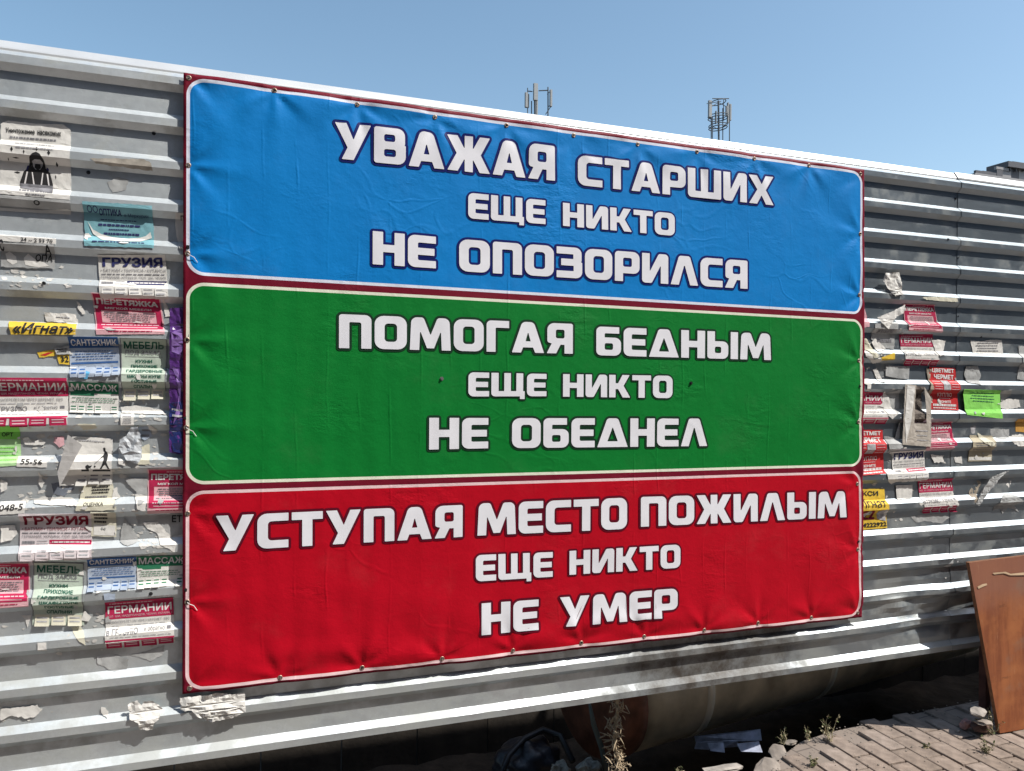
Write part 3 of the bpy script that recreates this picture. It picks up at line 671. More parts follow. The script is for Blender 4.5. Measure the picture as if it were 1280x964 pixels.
# weeds
LEAF = [mat('weed_leaf', (.12, .15, .055), .6, var=.3, scale=30), mat('dry_weed_leaf', (.36, .31, .19), .7, var=.3, scale=30)]
def weed(x, y, h, n, lab, seed, z=0):
    rr = random.Random(seed); base = gpx(x, y, z); root = empty('weed', base); tag(root, lab, 'weed', 'weeds at the pavement edge')
    bs, bl, bd = bmesh.new(), bmesh.new(), bmesh.new()
    for k in range(n):
        d = Vector((rr.gauss(0, .35), rr.gauss(0, .35), 1)).normalized(); hh = h*rr.uniform(.45, 1)
        pts = [Vector((rr.gauss(0, .006), rr.gauss(0, .006), 0))+d*hh*t+Vector((rr.gauss(0, .004), rr.gauss(0, .004), 0)) for t in (0, .35, .7, 1)]
        tube(bs, pts, [.0018, .0014, .001, .0006], 4, False)
        for j in range(9):
            t = rr.uniform(.15, 1); c = pts[0].lerp(pts[3], t); e = Vector((rr.gauss(0, 1), rr.gauss(0, 1), rr.gauss(.3, .5))).normalized(); s_ = rr.uniform(.006, .014)
            sd = e.cross(Vector((rr.random(), rr.random(), rr.random()))).normalized()*s_*.35
            b = bl if rr.random() < .6 else bd
            vs = [b.verts.new(q) for q in (c, c+e*s_*.5+sd, c+e*s_, c+e*s_*.5-sd)]; b.faces.new(vs)
    bmobj('stem', bs, LEAF[1], root); bmobj('leaves', bl, LEAF[0], root); bmobj('dry_leaves', bd, LEAF[1], root)
for a in ((1238, 918, .15, 14, 'tall straggly weed growing against the foot of the leaning board', 1), (1262, 912, .08, 8, 'short dry weed in front of the leaning board', 2), (1232, 942, .08, 10, 'weed sprawling from the joints below the leaning board', 3),
          (1036, 926, .13, 8, 'upright weed on the pavement edge under the banner corner', 4), (1010, 925, .08, 6, 'thin weed at the shadow edge left of the upright weed', 5), (1016, 958, .045, 11, 'small flat weed tuft in the paving near the bottom of the frame', 6),
          (978, 930, .075, 6, 'weed between the broken kerb lumps', 7), (848, 968, .04, 4, 'small weed at the bottom edge left of the concrete slab', 8, -.05), (1158, 935, .018, 4, 'tiny weed sprouting between bricks left of the board', 9)):
    weed(*a)

# leaning board
bd = empty('leaning_board', (3.478, -.13, 0)); tag(bd, 'reddish brown plywood board leaning against the right end of the fence', 'board')
def board_material():
    m = bpy.data.materials.new('varnished_plywood'); m.use_nodes = True; nt = m.node_tree; b = nt.nodes['Principled BSDF']; g = G(nt)
    tc = N(nt, 'TexCoord').outputs['Object']; gr = g.noise(tc, 1, 7, .65, (28, 28, 2.4)); bl = g.noise(tc, 4.5, 7, .65); sc = g.noise(tc, 1, 6, .7, (5, 5, 34))
    c = g.mix(g.ramp(gr, .3, .7), (.19, .052, .018), (.30, .095, .033)); c = g.mix(g.ramp(bl, .42, .66), c, (.36, .125, .042))
    sp = N(nt, 'SeparateXYZ'); nt.links.new(tc, sp.inputs[0])
    c = g.mix(g.m('MULTIPLY', g.ramp(g.m('ADD', sp.outputs[2], g.m('MULTIPLY', g.noise(tc, 8, 6), .22)), .62, .80), .8), c, (.27, .115, .075))
    c = g.mix(g.m('MULTIPLY', g.ramp(sc, .60, .66), .45), c, (.10, .035, .015)); c = g.mix(g.m('MULTIPLY', g.ramp(g.noise(tc, 1, 7, .75, (60, 5, 6)), .62, .68), .5), c, (.45, .26, .15)); c = g.mix(g.m('MULTIPLY', g.ramp(g.noise(tc, 3.2, 8, .7), .52, .66), .45), c, (.22, .15, .11))
    nt.links.new(c, b.inputs['Base Color']); b.inputs['Roughness'].default_value = .5; nt.links.new(g.bump(gr, .0008), b.inputs['Normal']); return m
BT, BF = px(1211.5, 703.5, -.095), px(1250, 918.5, -.13)
BT2 = BT+Vector((.80, -.01, .02)); BF2 = BF+Vector((.86, -.03, -.03))
BF.z = max(BF.z, .006); BF2.z = .006
O = Vector(bd.location); TH = Vector((0, .018, 0))
bm = bmesh.new(); nu, nv = 14, 14
def bp(s, t, k): p = BF.lerp(BF2, s).lerp(BT.lerp(BT2, s), t); return p-O+TH*k+Vector((0, .006*math.sin(s*3.1)*math.sin(t*3), 0))
gr = [[[bm.verts.new(bp(i/nu, j/nv, k)) for i in range(nu+1)] for j in range(nv+1)] for k in (0, 1)]
for j in range(nv):
    for i in range(nu):
        a = gr[0]; bm.faces.new((a[j][i], a[j][i+1], a[j+1][i+1], a[j+1][i])); a = gr[1]; bm.faces.new((a[j][i], a[j+1][i], a[j+1][i+1], a[j][i+1]))
bmobj('board_face', bm, board_material(), bd)
bm = bmesh.new(); EDG = mat('plywood_edge', (.20, .09, .045), .8, var=.3, scale=50)
for L_ in ([(0, t/14) for t in range(15)], [(1, t/14) for t in range(15)], [(t/14, 0) for t in range(15)], [(t/14, 1) for t in range(15)]):
    a = [bm.verts.new(bp(s, t, 0)) for s, t in L_]; b = [bm.verts.new(bp(s, t, 1)) for s, t in L_]
    for i in range(14): bm.faces.new((a[i], a[i+1], b[i+1], b[i]))
bmesh.ops.recalc_face_normals(bm, faces=bm.faces[:]); bmobj('board_edge', bm, EDG, bd)
TEAR = mat('torn_veneer', (.55, .40, .26), .9, var=.2)
for (pts) in ([(1221, 733), (1227, 730), (1232, 729), (1233, 731), (1226, 734), (1222, 736)], [(1240, 716), (1256, 714.5), (1262, 717), (1281, 715), (1290, 717), (1281, 718.5), (1262, 719), (1254, 716.5), (1242, 718)]):
    q = [px(x, y, -.0985) for x, y in pts]
    q = [Vector((p.x, p.y-.003*0, p.z)) for p in q]; 
    # rest it on the board plane
    out = []
    for p in q:
        t = (p.z-BF.z)/(BT.z-BF.z); yy = BF.y+(BT.y-BF.y)*t + (-.03*(1-t)-.01*t)*((p.x-BT.x)/.8); out.append(Vector((p.x, yy-.0018, p.z))-O)
    mesh('torn_veneer', out, [list(range(len(out)))], TEAR, bd)

# ---------------------------------------------------------------- far things over the fence
GALV = mat('mast_steel', (.11, .12, .13), .5, .5); ANT = mat('antenna_grey', (.30, .31, .31), .5, var=.06)
def mast(base_px, Y, poles, panels, bars, lab):
    c = px(*base_px, Y); root = empty('antenna_mast', (c.x, Y, 0)); tag(root, lab, 'antenna')
    def loc(x, y, dy): p = px(x, y, Y); return Vector((p.x-c.x, dy, p.z))
    for x, yt, yb, dy, r in poles:
        bm = bmesh.new(); tube(bm, [loc(x, yt, dy), Vector((loc(x, yb, dy).x, dy, loc(x, yb, dy).z if yb < 400 else 0))], r, 8); bmobj('pole', bm, GALV, root)
    for x0, y0, x1, y1, dy in panels:
        a, b = loc(x0, y1, dy), loc(x1, y0, dy); bm = bmesh.new(); vs = box(bm, (a.x, dy-.12, a.z), (b.x, dy+.10, b.z)); bmesh.ops.bevel(bm, geom=bm.edges[:], offset=.03, segments=2, affect='EDGES'); bmobj('antenna_panel', bm, ANT, root)
    for x0, y0, x1, y1, dy, dy2, r in bars:
        bm = bmesh.new(); tube(bm, [loc(x0, y0, dy), loc(x1, y1, dy2)], r, 6); bmobj('cross_bar', bm, GALV, root)
mast((669, 130), 60, [(669, 105, 900, .1, .10), (659.5, 110, 142, 0, .045), (685, 109, 146, 0, .06), (666, 125, 146, .3, .05), (671.5, 125, 146, .3, .05)],
     [(655.5, 116.5, 659, 135, -.1), (659.8, 117, 662.2, 134, .2), (665, 106.5, 670.5, 127, -.3), (671, 108, 673.5, 144, .25), (686.5, 113, 689.5, 134, -.1)],
     [(660, 114, 666, 114, 0, .1, .045), (674, 113, 685, 113, .1, 0, .05), (685, 134, 689, 130, 0, 0, .03), (682, 143, 688, 134, 0, 0, .04), (684, 118, 688, 114, 0, 0, .025)], 'left cluster of mobile phone antennas showing over the top of the fence, on three arms')
bars = [(888, 127, 906, 124, .6, .6, .035), (886, 126, 906.5, 126, -.6, -.6, .045)]
for k in range(12):
    a0, a1 = k*math.pi/6, (k+1)*math.pi/6
    for cy, rx in ((145, 11.5), (148, 11.5), (157, 10.5), (160, 10.5), (128, 8.5)):
        bars.append((897.5+rx*math.cos(a0), cy+1.2*math.sin(a0), 897.5+rx*math.cos(a1), cy+1.2*math.sin(a1), .7*math.sin(a0), .7*math.sin(a1), .045))
bars += [(890, 133, 898, 128, 0, 0, .035), (898, 128, 907, 133, 0, 0, .035), (888, 147, 892, 162, 0, 0, .03), (902, 162, 911, 150, 0, 0, .03), (891, 158, 898, 162, 0, 0, .03), (898, 162, 907, 156, 0, 0, .03)]
mast((898, 150), 61, [(898, 126, 900, 0, .09), (887.5, 148, 175, -.4, .05), (891.3, 142, 176, .3, .05), (905.8, 134, 178, .3, .05), (909.5, 150, 178, -.3, .05), (906, 124, 150, .2, .04)],
     [(883, 127.5, 887.2, 148, -.3), (887.4, 128, 889, 147.5, .0), (904, 134.5, 905.8, 146, -.4), (907.3, 129.5, 909.3, 155, -.2), (911.6, 130.5, 913.8, 151, 0), (890.3, 141, 891.6, 157, -.5)], bars, 'right cluster of mobile phone antennas over the fence, a round cage of bars')
Yb = 62
def bpt(x, y): return px(x, y, Yb)
bld = empty('apartment_block', (bpt(1250, 230).x, Yb, 0)); tag(bld, 'grey flat-roofed building whose roof edge just shows over the fence at the far right', 'building')
BO = Vector(bld.location); BC = mat('building_panels', (.30, .29, .29), .85, var=.08, scale=.6); BDK = mat('building_dark', (.10, .10, .11), .8); 
x0, x1 = bpt(1219, 218).x, bpt(1500, 218).x; zt = bpt(1247, 220).z
bm = bmesh.new(); box(bm, (x0-BO.x, 0, 0), (x1-BO.x, 14, zt)); bmobj('wall', bm, BC, bld)
WG = mat('window_glass', (.04, .05, .06), .1)
for fl in range(8):
    for k in range(6):
        bm = bmesh.new(); a = x0-BO.x+1.6+k*3.2; box(bm, (a, -.04, 1.2+fl*2.95), (a+1.5, -.005, 2.6+fl*2.95)); bmobj('window', bm, WG, bld)
def rb(name, xa, ya, xb, yb, d0, d1, m):
    a, b = bpt(xa, yb), bpt(xb, ya); bm = bmesh.new(); box(bm, (a.x-BO.x, d0, max(zt+.002, a.z)), (b.x-BO.x, d1, b.z)); bmobj(name, bm, m, bld)
rb('parapet', 1221, 216, 1246.5, 225, .1, .4, BDK); rb('parapet', 1233, 214, 1246.3, 225, .45, .7, BDK)
rb('roof_block', 1247, 212, 1254.5, 230, .1, 3, BDK); rb('roof_block', 1255, 211.5, 1266, 230, .2, 3, BC)
rb('vent_shaft', 1266.5, 209.5, 1276, 230, .3, 2, BDK); rb('vent_shaft', 1276.5, 209.5, 1290, 230, .3, 2, BC); rb('vent_cap', 1258.5, 206.8, 1292, 208.6, -.2, 2.6, BDK); rb('vent_cap', 1266, 205.2, 1290, 206.7, .0, 2.2, BDK)
for xx in (1263, 1270, 1280): rb('vent_post', xx, 208.5, xx+1, 214, .0, .3, BDK)
rb('parapet', 1246.6, 210, 1262, 211.4, .1, .4, BC)

# ---------------------------------------------------------------- unseen block added behind the camera: darkens reflections and sky fill
blk = empty('reflection_block', (2, -12, 0)); tag(blk, 'unseen long dark panelled block added behind the viewer for the fence to reflect', 'building')
BRK = mat('facade_panels', (.055, .075, .105), .9, var=.25, scale=3)  # dark bluish, to darken and cool what the metal reflects
bm = bmesh.new(); box(bm, (-34, -10, 0), (60, 0, 17)); bmobj('wall', bm, BRK, blk)
bm = bmesh.new(); box(bm, (-34.4, -10.4, 17), (60.4, .4, 17.3)); bmobj('roof', bm, BDK, blk)
for fl in range(5):
    for k in range(28):
        a = -32.5+k*3.3; bm = bmesh.new(); box(bm, (a, .002, 1+fl*3), (a+1.5, .05, 2.6+fl*3)); bmobj('window', bm, WG, blk)

# ---------------------------------------------------------------- flyers and paper scraps glued on the fence
FONT = {}
def text_tris(txt, bold=.0, shear=0.0):
    if len(txt) > 14: bold = 0.0
    k = (txt, bold, shear)
    if k not in FONT:
        c = bpy.data.curves.new('t', 'FONT'); c.body = txt; c.resolution_u = 2; c.shear = shear; c.fill_mode = 'NONE'
        ob = bpy.data.objects.new('t', c); me = ob.to_mesh(); n = len(me.vertices); nb = [[] for _ in range(n)]
        for e in me.edges:
            i, j = e.vertices; nb[i].append(j); nb[j].append(i)
        co = [(v.co.x, v.co.y) for v in me.vertices]; seen = [False]*n; loops = []
        for i in range(n):
            if seen[i] or len(nb[i]) != 2: continue
            L = [i]; seen[i] = True; p = i; q = i+1 if i+1 in nb[i] else nb[i][0]
            while not seen[q]:
                seen[q] = True; L.append(q); r = [t for t in nb[q] if t != p]; p, q = q, (r[0] if r else i)
            if len(L) > 2: loops.append([co[t] for t in L])
        ob.to_mesh_clear(); bpy.data.objects.remove(ob); bpy.data.curves.remove(c)
        def inside(p, P):
            c = False
            for i in range(len(P)):
                a, b = P[i-1], P[i]
                if (a[1] > p[1]) != (b[1] > p[1]) and p[0] < (b[0]-a[0])*(p[1]-a[1])/(b[1]-a[1])+a[0]: c = not c
            return c
        V2, FF, W_ = [], [], []; caps = []
        for P in loops:
            w1 = -1 if any(Q is not P and area(Q)*area(P) < 0 and abs(area(Q)) > abs(area(P)) and inside(P[0], Q) for Q in loops) else 1
            if area(P) < 0: P = P[::-1]
            if bold: caps += capsules(P, bold*.9, 6)
            b = len(V2); V2 += [Vector(p) for p in P]; FF.append(list(range(b, len(V2)))); W_.append(w1)
        for P in caps:
            if area(P) < 0: P = P[::-1]
            b = len(V2); V2 += [Vector(p) for p in P]; FF.append(list(range(b, len(V2)))); W_.append(1000)
        ov, _, of, _, _, fo = delaunay_2d_cdt(V2, [], FF, 1, 1e-6)
        T = [tuple(f) for f, ids in zip(of, fo) if sum(W_[i] for i in ids) > 0]; vs = [(v.x, v.y) for v in ov]
        x0, x1 = min(v[0] for v in vs), max(v[0] for v in vs); y0, y1 = min(v[1] for v in vs), max(v[1] for v in vs)
        FONT[k] = ([((x-x0)/(x1-x0), (y1-y)/(y1-y0)) for x, y in vs], T)
    return FONT[k]
XS = .010
def clip_h(poly, lo, hi):
    """clip a convex polygon (x, z) to lo <= z <= hi"""
    for sgn, lim in ((1, lo), (-1, hi)):
        out = []
        for i in range(len(poly)):
            a, b = poly[i-1], poly[i]; da, db = sgn*(a[1]-lim), sgn*(b[1]-lim)
            if (da < 0) != (db < 0):
                t = da/(da-db); out.append((a[0]+(b[0]-a[0])*t, lim))
            if db >= 0: out.append(b)
        poly = out
        if len(poly) < 3: return []
    return poly
def slices(P):
    """convex polygons cut at the bends of the fence profile"""
    zs = [p[1] for p in P]; lo, hi = min(zs), max(zs); cuts = [lo-1]+[b for b in BREAKS if lo < b < hi]+[hi+1]
    out = [P] if len(cuts) == 2 else [q for q in (clip_h(P, a, b) for a, b in zip(cuts, cuts[1:])) if q]
    res = []
    for q in out:                                  # and into strips so that print follows the crinkles
        x0, x1 = min(p[0] for p in q), max(p[0] for p in q); i0, i1 = math.floor(x0/XS), math.floor(x1/XS)
        if i0 == i1: res.append(q); continue
        sw = [(p[1], p[0]) for p in q]
        for i in range(i0, i1+1):
            c = clip_h(sw, i*XS, (i+1)*XS)
            if c: res.append([(p[1], p[0]) for p in c])
    return res
LAYER = [0]
class Sheet:
    """a paper pasted on the fence; local coordinates s (right) and t (down) in 0..1 over four photo corners"""
    def __init__(s, name, c, m, label, cat, group, off=None, wr=.0006, flat=0.0, rag=.0, outline=None, lift=None, seed=None):
        LAYER[0] += 1; s.seed = seed or LAYER[0]*3.7; s.c = [px(x, y, .014) for x, y in c]; s.off = .0014+(LAYER[0] % 9)*.00042 if off is None else off
        s.flat = flat; s.wr = wr; s.lift = lift; s.bits = {}; s.rr = random.Random(LAYER[0])
        ct = sum((p for p in s.c), Vector())/4; s.root = empty(name, (ct.x, surf(ct.x, ct.z), ct.z)); tag(s.root, label, cat, group)
        P = outline or [(0, 0), (1, 0), (1, 1), (0, 1)]
        s.sheet('sheet', P, m, 0, rag)
    def P(s, a, b):
        p = (s.c[0]*(1-a)+s.c[1]*a)*(1-b) + (s.c[3]*(1-a)+s.c[2]*a)*b; return (p.x, p.z)
    def Y(s, x, z, o):
        f = (abs(noise.noise(Vector((x*38, s.seed, z*30))))*1.8 + abs(noise.noise(Vector((x*75, s.seed, z*60))))*.35)*s.wr
        l = 0
        if s.lift:
            l = s.lift(x, z)
        return surf(x, z)*(1-s.flat) + (YF-.0015)*s.flat - s.off - f - o - l
    def W(s, q, o): return (q[0], s.Y(q[0], q[1], o), q[1])
    def ragged(s, P, rag):
        out = []
        for i in range(len(P)):
            a, b = P[i], P[(i+1) % len(P)]; (ax, az), (bx, bz) = s.P(*a), s.P(*b); L = math.hypot(bx-ax, bz-az)
            n = max(1, int(L/.006)) if rag else 1; nl = math.hypot(b[0]-a[0], b[1]-a[1]) or 1
            for k in range(n):
                t = k/n; d = 0 if k == 0 else rag*(noise.noise(Vector((ax*70+t*L*90, s.seed, az*70)))*1.3+s.rr.uniform(-.35, .35))
                x, z = ax+(bx-ax)*t, az+(bz-az)*t; out.append((x+(bz-az)/(L or 1)*d, z-(bx-ax)/(L or 1)*d))
        return out
    def sheet(s, name, P, m, o=0, rag=0, label=None):
        W2 = s.ragged(P, rag); ov, T = cdt_fill([W2], (), BREAKS, .010)
        ob = mesh(name, [s.W((v.x, v.y), o) for v in ov], T, m, s.root, True)
        # sharp bends stay crisp because the cuts lie on them
        for p in ob.data.polygons: p.use_smooth = False
        ob.matrix_parent_inverse = Matrix.Translation(s.root.location).inverted(); return ob
    def add(s, m, name, tris, o):
        s.bits.setdefault((m.name, name, o), [m, []])[1].extend(tris)
    def rect(s, m, a0, b0, a1, b1, o=.0006, name='printed_panel', skew=0):
        s.nr = getattr(s, 'nr', 0)+1; name = name+'|%d' % s.nr
        # subdivided along x so that it follows the crinkles
        W_ = abs(s.P(a1, b0)[0]-s.P(a0, b0)[0]); n = max(1, int(W_/.012)); H_ = abs(s.P(a0, b1)[1]-s.P(a0, b0)[1]); k = max(1, int(H_/.012))
        for i in range(n):
            for j in range(k):
                x0, x1 = a0+(a1-a0)*i/n, a0+(a1-a0)*(i+1)/n; y0, y1 = b0+(b1-b0)*j/k, b0+(b1-b0)*(j+1)/k
                for q in slices([s.P(x0, y0), s.P(x1, y0), s.P(x1, y1), s.P(x0, y1)]): s.add(m, name, [q], o)
    def poly(s, m, P, o=.0006, name='printed_shape'):
        W2 = [s.P(*p) for p in P]; ov, T = cdt_fill([W2], (), BREAKS, .012)
        s.add(m, name, [[(ov[i].x, ov[i].y) for i in t] for t in T], o)
    def text(s, m, txt, a0, b0, a1, b1, bold=.02, o=.0013, shear=0.0, name='printed_text'):
        vs, T = text_tris(txt, bold, shear); out = []
        for t in T:
            out += slices([s.P(a0+(a1-a0)*vs[i][0], b0+(b1-b0)*vs[i][1]) for i in t])
        s.add(m, name, out, o)
    def rows(s, m, a0, b0, a1, b1, n, o=.0012, fill=.36, jit=.12, name='small_print'):
        """rows of print too small to read: words as short dashes"""
        for r in range(n):
            y0 = b0+(b1-b0)*(r+.5-fill/2)/n; y1 = y0+(b1-b0)*fill/n; x = a0+s.rr.uniform(0, jit)*(a1-a0); e = a1-s.rr.uniform(0, jit)*(a1-a0)
            while x < e:
                w_ = s.rr.uniform(.025, .12)*(a1-a0); w_ = min(w_, e-x)
                for q in slices([s.P(x, y0), s.P(x+w_, y0), s.P(x+w_, y1), s.P(x, y1)]): s.add(m, name, [q], o)
                x += w_+.016*(a1-a0)
    def tabs(s, m, a0, b0, a1, b1, n, ink=PALEINK, miss=()):
        for k in range(n):
            if k in miss: continue
            x0, x1 = a0+(a1-a0)*(k+.06)/n, a0+(a1-a0)*(k+.94)/n; bb = b1+s.rr.uniform(-.02, .02); sk = s.rr.uniform(-.015, .015); li = s.rr.uniform(.001, .008)
            V_, F_ = [], []; nn = 5
            for i in range(nn+1):
                t = i/nn
                for j in (0, 1):
                    q = s.P((x0 if j == 0 else x1)+sk*t, b0+(bb-b0)*t); V_.append((q[0], s.Y(q[0], q[1], .0005)-li*t*t, q[1]))
            F_ = [(2*i, 2*i+1, 2*i+3, 2*i+2) for i in range(nn)]
            b_ = len(V_)
            for r in range(2):
                t0, t1 = .22+r*.32, .34+r*.32; q = []
                for (u_, t) in ((.14, t0), (.86, t0), (.86, t1), (.14, t1)):
                    p = s.P(x0+(x1-x0)*u_+sk*t, b0+(bb-b0)*t); q.append((p[0], s.Y(p[0], p[1], .0012)-li*t*t, p[1]))
                F_.append(tuple(range(len(V_), len(V_)+4))); V_ += q
            ob = mesh('tear_off_tab', V_, F_, [m, ink], s.root, mi=[0]*nn+[1, 1]); ob.matrix_parent_inverse = Matrix.Translation(s.root.location).inverted()
    def wear(s):
        rr = s.rr
        for k in range(3):
            side = rr.choice('LRBB'); t = rr.uniform(.15, .85)
            cx, cy = (0.02, t) if side == 'L' else ((.98, t) if side == 'R' else (t, rr.uniform(.55, .9)))
            rx, ry = rr.uniform(.03, .10), rr.uniform(.02, .08); P = []
            n = rr.randint(7, 11)
            for i in range(n):
                a = i*2*math.pi/n; q = rr.uniform(.4, 1.4); P.append((min(1, max(0, cx+rx*q*math.cos(a))), min(1, max(0, cy+ry*q*math.sin(a)))))
            try: s.poly(rr.choice((PAPER, PAPER, GREYP)), P, .0021, name='worn_patch|%d' % k)
            except Exception: pass
    def done(s):
        if s.root.name.startswith('flyer'): s.wear()
        for (mn, name, o), (m, polys) in s.bits.items():
            V_, F_ = [], []
            for q in polys:
                if len(q) < 3: continue
                F_.append(tuple(range(len(V_), len(V_)+len(q)))); V_ += [s.W(p, o) for p in q]
            ob = mesh(name.split('|')[0], V_, F_, m, s.root); ob.matrix_parent_inverse = Matrix.Translation(s.root.location).inverted()
        return s
GF = 'printed flyers glued on the metal fence'
def flyer(c, m, label, **k): return Sheet('flyer', c, m, label, 'flyer', GF, **k)

# --- designs that come back several times
def gruzia(c, ink, bar, m, label, tabs=5, **k):
    f = flyer(c, m, label, rag=.0006, **k)
    f.text(ink, 'ГРУЗИЯ', .06, .055, .95, .27, bold=.045)
    f.text(ink if ink is MAROON else GREYINK, '• БАТУМИ • ТБИЛИСИ • КУТАИСИ', .03, .315, .985, .385, bold=.02)
    f.rows(GREYINK, .03, .41, .97, .47, 1, jit=.01); f.text(GREYINK, 'ГЕРМАНИЯ, УКРАИНА, ПОЛЬША, ЧЕХИЯ', .03, .485, .98, .555, bold=.015)
    f.rows(GREYINK, .03, .60, .20, .69, 1, fill=.7, jit=0); f.rows(PALEINK, .22, .58, .38, .70, 2)
    f.rect(bar, .40, .59, .99, .685); f.rows(WHITEINK, .44, .60, .96, .675, 1, o=.0016, fill=.4, jit=0)
    f.tabs(m, .02, .73, .99, 1.0, tabs, miss=k.get('miss', ())); return f.done()
def germania(c, label, cut=False, **k):
    f = flyer(c, PAPER, label, rag=.0006, **k)
    f.rect(CRIMSON, 0, 0, 1, .40); f.rows(PALEPINKINK, .06, .03, .7, .09, 1, jit=0); f.text(WHITEINK, 'ГЕРМАНИИ', .035, .11, .97, .28, bold=.02)
    f.text(PALEPINKINK, 'ПОЛЬШИ, НИДЕРЛАНДОВ, ЧЕХИИ, УКРАИНЫ', .02, .315, .97, .37, bold=.012)
    f.text(GREYINK, 'С АВИАПЕРЕЛЕТОМ ЧЕРЕЗ ШЕРЕМЕТЬЕВО', .02, .44, .93, .50, bold=.012); f.rows(PALEINK, .02, .53, .95, .57, 1)
    f.text(GREYINK, 'в ГРУЗИЮ', .02, .61, .47, .72, bold=.01); f.text(GREYINK, 'и обратно', .56, .60, .86, .70, bold=.0); f.rect(GREYINK, .89, .61, .95, .67)
    f.rows(PALEINK, .02, .755, .97, .79, 1)
    f.rect(CRIMSON, 0, .825, 1, .86); f.tabs(CRIMSON, .0, .86, 1, 1.03, 4, ink=PALEPINKINK); return f.done()
def reuphol(c, label, tabs=False, **k):
    f = flyer(c, PINKP, label, rag=.0006, **k)
    f.rect(CRIMSON, .02, .02, .98, .40); f.rect(CRIMSON, .02, .40, .10, .86); f.rect(CRIMSON, .90, .40, .98, .86); f.rect(CRIMSON, .02, .70, .98, .80)
    f.rows(PALEPINKINK, .3, .04, .7, .09, 1, jit=0); f.text(WHITEINK, 'ПЕРЕТЯЖКА', .05, .11, .95, .25, bold=.055); f.text(WHITEINK, 'МЯГКОЙ МЕБЕЛИ', .16, .30, .84, .365, bold=.03)
    f.rows(GREYINK, .13, .43, .88, .68, 5); f.rows(PALEPINKINK, .08, .72, .92, .78, 1, jit=0)
    f.rect(CRIMSON, .06, .83, .90, .865); f.rows(CRIMSON, .1, .89, .86, .95, 1, fill=.4); return f.done()
def santeh(c, label, **k):
    f = flyer(c, BLUEP, label, rag=.0006, **k)
    f.rect(BLUEHEAD, 0, 0, 1, .27); f.text(WHITEINK, 'САНТЕХНИК', .04, .06, .96, .22, bold=.03)
    f.rows(BLUEHEAD, .05, .32, .95, .58, 4, fill=.3); f.rect(BLUEHEAD, .03, .62, .97, .67); f.tabs(BLUEP, 0, .72, 1, 1.0, 6, ink=BLUEHEAD, miss=(2,)); return f.done()
def massage(c, label, **k):
    f = flyer(c, PAPER, label, rag=.0006, **k)
    f.rect(GREENHEAD, 0, 0, 1, .36); f.text(WHITEINK, 'МАССАЖ', .04, .05, .97, .27, bold=.025)
    f.rect(GREENHEAD, .02, .36, .50, .44); f.rows(GREENHEAD, .04, .48, .95, .68, 3, fill=.3); f.rows(DKGREEN, .05, .22, .9, .36, 1, fill=.1); f.tabs(PAPER, 0, .72, 1, 1.0, 6, ink=GREENHEAD, miss=(4,)); return f.done()
def furniture(c, label, **k):
    f = flyer(c, GREENISH, label, rag=.0008, **k)
    for (a, b, c_, d) in ((.0, .0, 1, .012), (.0, .0, .018, .86), (.982, 0, 1, .86)): f.rect(GREYINK, a, b, c_, d)
    f.text(DKGREEN, 'МЕБЕЛЬ', .07, .055, .93, .17, bold=.03); f.text(GREYINK, 'ПОД ЗАКАЗ', .10, .195, .86, .275, bold=.018); f.rect(GREYINK, .09, .295, .91, .302)
    for i, (t, a, b) in enumerate((('КУХНИ', .32, .68), ('ПРИХОЖИЕ', .22, .80), ('ГАРДЕРОБНЫЕ', .12, .92), ('ШКАФЫ КУПЕ', .15, .90), ('ГОСТИНЫЕ', .24, .80), ('СПАЛЬНИ', .27, .76))):
        f.text(DKGREEN, t, a, .345+i*.083, b, .397+i*.083, bold=.04)
    f.tabs(CREAM, .03, .83, .97, 1.0, 3); return f.done()

# --- left of the banner
# poster with a hooded figure
f = Sheet('poster', [(0, 148.5), (87.5, 155), (88.5, 251), (-2, 243)], PAPER, 'white poster with a masked hooded figure and small icons, top of the left side', 'poster', None, rag=.0012,
          outline=[(0, .05), (.1, 0), (.5, .015), (.9, .0), (1, .07), (1, 1), (0, 1)], wr=.0012)
f.text(BLACK, 'Уничтожение', .07, .095, .48, .165, bold=.03); f.text(BLACK, 'насекомых', .52, .105, .86, .165, bold=.03); f.rows(GREYINK, .12, .19, .84, .25, 1, fill=.4); f.rows(PALEINK, .2, .27, .78, .40, 2, fill=.3)
f.poly(BLACK, [(.28, .80), (.33, .66), (.40, .60), (.42, .48), (.47, .43), (.52, .41), (.57, .43), (.62, .50), (.64, .60), (.70, .66), (.74, .80), (.74, .92), (.28, .86)])
f.poly(NAVY, [(.36, .64), (.38, .58), (.42, .57), (.41, .66)]); f.poly(NAVY, [(.65, .58), (.68, .60), (.68, .67), (.64, .65)])
f.poly(PALEINK, [(.45, .52), (.49, .50), (.57, .50), (.60, .53), (.59, .58), (.56, .62), (.49, .62), (.46, .58)], .0012)
f.poly(BLACK, [(.49, .55), (.56, .55), (.57, .60), (.53, .63), (.48, .60)], .0018)
for p in ([(.37, .66), (.39, .66), (.35, .86), (.33, .86)], [(.44, .66), (.455, .66), (.49, .86), (.47, .86)], [(.59, .66), (.605, .66), (.58, .86), (.56, .86)], [(.65, .67), (.67, .67), (.70, .86), (.68, .86)]): f.poly(WHITEINK, p, .0012)
f.poly(GREYINK, [(.28, .82), (.74, .82), (.75, .93), (.55, .91), (.29, .89)], .0018)
for (x, y, w_, h_) in ((.18, .40, .02, .035), (.35, .42, .012, .03), (.53, .37, .02, .03), (.70, .41, .024, .035), (.80, .54, .018, .032), (.78, .70, .008, .03), (.23, .50, .05, .008), (.24, .68, .045, .014), (.12, .52, .008, .02)):
    f.poly(BLACK, [(x-w_, y), (x, y-h_), (x+w_, y), (x, y+h_)])
